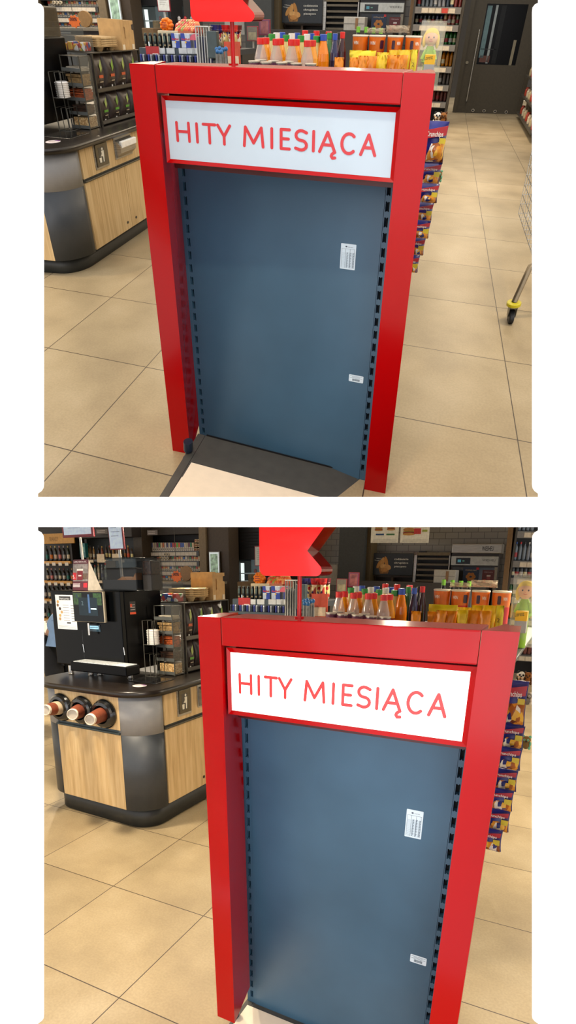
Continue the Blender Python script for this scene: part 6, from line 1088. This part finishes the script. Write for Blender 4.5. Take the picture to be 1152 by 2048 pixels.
for k in (0, 1):
    THINGS.clear(); build(k)
    keep = []; samples = {}
    wx0, wy0, wx1, wy1 = WIN[k]
    for t in THINGS:
        V = np.concatenate([np.array(g.v) for g in t.geoms() if g.v]); p = project(k, V); ok = p[:, 2] > .1
        if not ok.any(): continue
        q = p[ok]
        if q[:, 0].max() < wx0 - 2 or q[:, 0].min() > wx1 + 2 or q[:, 1].max() < wy0 - 2 or q[:, 1].min() > wy1 + 2: continue
        keep.append(t); ins = V[ok][(q[:, 0] > wx0 - 60) & (q[:, 0] < wx1 + 60) & (q[:, 1] > wy0 - 60) & (q[:, 1] < wy1 + 60)]
        if len(ins): rs = np.random.RandomState(len(ins)); samples.setdefault(t.grp, []).append(ins[rs.choice(len(ins), min(len(ins), 40), replace=False)])
    frames = {}
    samples.pop('SB', None)
    for gname, lst in samples.items():
        if gname == 'F': frames[gname] = FL[k]; continue
        P = np.concatenate(lst); rs = np.random.RandomState(1); P = P[rs.choice(len(P), min(len(P), 260), replace=False)]
        if gname == 'S' and k == 0: samples_b = np.array([(x, y, z) for x in (.031, .2, .4, .742) for y in (-.2, -.1, 0, .16) for z in (.006, .046)]); frames['SB'] = Frame(k, samples_b)
        if gname == 'S' and k == 1: samples_b = np.array([(x, y, z) for x in (.031, .2, .4) for y in (0, .08, .16) for z in (.006, .046)]); frames['SB'] = Frame(k, samples_b)
        if gname == 'S': frames['SP'] = Frame(k, np.array([(x, .164, z) for x in (.05, .2, .4, .55, .716) for z in (.06, .35, .6, .9, 1.2) if k == 0 or z > .1 or x < .3]), True)
        if gname == 'S':   # the stand: its own corner points, evenly weighted
            P = np.array([(x, y, z) for x in (0, .074, .743, .818) for y in (0,) for z in (.1, .35, .6, .85, 1.1, 1.44, 1.516)] + [(.03, .134, 1.516), (.4, .134, 1.516), (.818, .134, 1.516)] + [(x, .021, z) for x in (.08, .25, .5, .73) for z in (1.244, 1.434)] + [(.17, .045, 1.64), (.35, .045, 1.63)])
            q = project(k, P); P = P[(q[:, 1] < wy1 + 30) & (q[:, 1] > wy0 - 5)]
        frames[gname] = Frame(k, P, gname == 'S')
    for gname, fr in frames.items(): REPORT.append((k, gname, tuple(round(v, 1) for v in fr.err), None if gname == 'F' else [round(float(v), 2) for v in fr.S], [round(float(v), 3) for v in getattr(fr, 'k', [])] if gname != 'F' else 0))
    used = {}
    for t in keep:
        fr = frames[t.grp]; org = world(fr(t.base[None]))[0]; Rw = W @ fr.R
        M = Matrix.Identity(4)
        for i in range(3):
            for j in range(3): M[i][j] = Rw[i, j]
            M[i][3] = org[i]
        def make(name, g, parent, matrix):
            if g is None or not g.f: 
                if parent is not None: return None
            if g is None: ob = bpy.data.objects.new(name, None); ob.empty_display_size = .05
            else:
                V = frames[g.grp or t.grp](np.array(g.v))
                if g.mix: V2 = frames[g.mix[0]](np.array(g.v)); V[g.mix[1]:] = V2[g.mix[1]:]
                me = mesh_from(name, g, V, org, Rw); d = V @ CUTK[k]
                if (k == 0 and (d > 0).any()) or (k == 1 and (d < 0).any()):
                    if not cut(me, org, Rw, k): bpy.data.meshes.remove(me); return None
                ob = bpy.data.objects.new(name, me)
            COL.objects.link(ob)
            if parent is None: ob.matrix_world = M
            else: ob.parent = parent
            return ob
        if t.g is None:
            root = make(t.name, None, None, M)
        else: root = make(t.name, t.g, None, M)
        if root is None: continue
        kids = 0
        for p in t.kids:
            po = make(p.name, p.g, root, M)
            if po is None: continue
            kids += 1
            if p.label: po['label'] = p.label
            for q in p.kids:
                qo = make(q.name, q.g, po, M)
                if qo is not None and q.label: qo['label'] = q.label
        if t.g is None and kids == 0: bpy.data.objects.remove(root); continue
        if t.label: root['label'] = t.label
        if t.cat: root['category'] = t.cat
        if t.group: root['group'] = t.group
        if t.kind: root['kind'] = t.kind
print('FRAMES', REPORT)
# ---------------------------------------------------------------- white page margins built as side walls and a slab between the rooms
def camslab(name, polys, mat, z0, z1, flare=1.0):
    g = G()
    for poly in polys:
        n = len(poly); vs = []
        for zz in (z0, z1):
            for (px, py) in poly: vs.append(((px - PPX) / F * zz, (py - PPY) / F * zz, zz))
        g.raw(vs, [tuple(range(n)), tuple(range(n, 2 * n))[::-1]] + [((i + 1) % n, i, n + i, n + (i + 1) % n) for i in range(n)], mat)
    me = mesh_from(name, g, np.array(g.v), world(np.array([[0, 0, z0]]))[0], np.eye(3)); bm = bmesh.new(); bm.from_mesh(me); bmesh.ops.recalc_face_normals(bm, faces=bm.faces); bm.to_mesh(me); bm.free()
    ob = bpy.data.objects.new(name, me); ob.location = world(np.array([[0, 0, z0]]))[0]; ob['kind'] = 'structure'; COL.objects.link(ob); return ob
ZW = 1.0
def margin_outline(sx):
    X = lambda v: v if sx > 0 else 1152 - v
    p = [(29.5, -120), (76, -120), (76, 6), (82, 8.5), (87, 15), (88, 24), (88, 968), (87, 976), (83, 982), (76, 987), (76, 1061), (83, 1065), (87, 1071), (88, 1080), (88, 2030), (87, 2037), (83, 2042), (76, 2047), (76, 2180), (29.5, 2180)]
    return [(X(a), b) for a, b in p]
camslab('margin_edge_left', [margin_outline(1)], 'white_margin', ZW, ZW + .45); camslab('margin_edge_right', [margin_outline(-1)], 'white_margin', ZW, ZW + .45)
camslab('margin_left', [[(-160, -120), (30, -120), (30, 2180), (-160, 2180)]], 'margin_paper', ZW + .004, ZW + .5); camslab('margin_right', [[(1122, -120), (1312, -120), (1312, 2180), (1122, 2180)]], 'margin_paper', ZW + .004, ZW + .5)
camslab('room_divider', [[(70, 994), (1082, 994), (1082, 1054), (70, 1054)]], 'white_margin', ZW, ZW + .45)
zc0, zc1 = ZW + .45, 7.0  # unseen dark sheet added to keep the light of the rooms apart
def slabpts(z, px0, px1, py): return [((px0 - PPX) / F * z, (py - PPY) / F * z, z), ((px1 - PPX) / F * z, (py - PPY) / F * z, z)]
g = G(); vs = slabpts(zc0, -60, 1450, 1024) + slabpts(zc1, -60, 1450, 1024) + slabpts(zc0, -60, 1450, 1026) + slabpts(zc1, -60, 1450, 1026)
g.raw(vs, [(0, 1, 3, 2), (4, 6, 7, 5), (0, 4, 5, 1), (2, 3, 7, 6), (0, 2, 6, 4), (1, 5, 7, 3)], c(46, 41, 35, .8)); me = mesh_from('room_divider', g, np.array(g.v), ORG, np.eye(3)); ob = bpy.data.objects.new('room_divider', me); ob.location = ORG; ob['kind'] = 'structure'; COL.objects.link(ob)
# ---------------------------------------------------------------- camera
cd = bpy.data.cameras.new('camera'); cam = bpy.data.objects.new('camera', cd); COL.objects.link(cam)
cd.sensor_fit = 'VERTICAL'; cd.sensor_height = 24; cd.sensor_width = 24; cd.lens = 24 * F / 2048; cd.shift_y = (PPY - 1024) / 2048; cd.clip_start = .02; cd.clip_end = 100
B = np.stack([W @ np.array([1, 0, 0.]), W @ np.array([0, -1, 0.]), W @ np.array([0, 0, -1.])], 1)
M = Matrix.Identity(4)
for i in range(3):
    for j in range(3): M[i][j] = B[i, j]
    M[i][3] = ORG[i]
cam.matrix_world = M; bpy.context.scene.camera = cam
# ---------------------------------------------------------------- light
def area(name, pos, target, sx, sy, power, col):
    l = bpy.data.lights.new(name, 'AREA'); l.shape = 'RECTANGLE'; l.size = sx; l.size_y = sy; l.energy = power; l.color = col; o = bpy.data.objects.new(name, l); COL.objects.link(o)
    p = Vector(pos); d = Vector(target) - p; o.rotation_euler = d.to_track_quat('-Z', 'Y').to_euler(); o.location = p; return o
def at(k, x, y, z): return world(locate(k, np.array([[x, y, z]])))[0]
def cw(px, py, z): return world(np.array([[(px - PPX) / F * z, (py - PPY) / F * z, z]]))[0]
WARM, DAY = (1.0, .86, .66), (.92, .96, 1.0)
lights(area, at, cw, WARM, DAY)
wd = bpy.data.worlds.new('shop_light'); bpy.context.scene.world = wd; wd.use_nodes = True; bg = wd.node_tree.nodes['Background']
tcw = wd.node_tree.nodes.new('ShaderNodeTexCoord'); sxw = wd.node_tree.nodes.new('ShaderNodeSeparateXYZ'); rpw = wd.node_tree.nodes.new('ShaderNodeValToRGB'); maw = wd.node_tree.nodes.new('ShaderNodeMapRange')
LW = wd.node_tree.links.new; LW(tcw.outputs['Generated'], sxw.inputs[0]); LW(sxw.outputs['Y'], maw.inputs['Value']); maw.inputs['From Min'].default_value = -1; LW(maw.outputs['Result'], rpw.inputs['Fac']); LW(rpw.outputs['Color'], bg.inputs['Color'])
rpw.color_ramp.elements[0].color = (.88, .88, .92, 1); rpw.color_ramp.elements[0].position = .25; rpw.color_ramp.elements[1].color = (.86, .72, .52, 1); rpw.color_ramp.elements[1].position = .6; bg.inputs['Strength'].default_value = AMB
sc = bpy.context.scene; sc.view_settings.view_transform = 'Standard'; sc.view_settings.look = 'None'; sc.view_settings.exposure = 0; sc.view_settings.gamma = 1
sc.cycles.use_denoising = True; sc.cycles.max_bounces = 6; sc.cycles.transparent_max_bounces = 12; sc.cycles.caustics_reflective = False; sc.cycles.caustics_refractive = False; sc.cycles.sample_clamp_indirect = 6
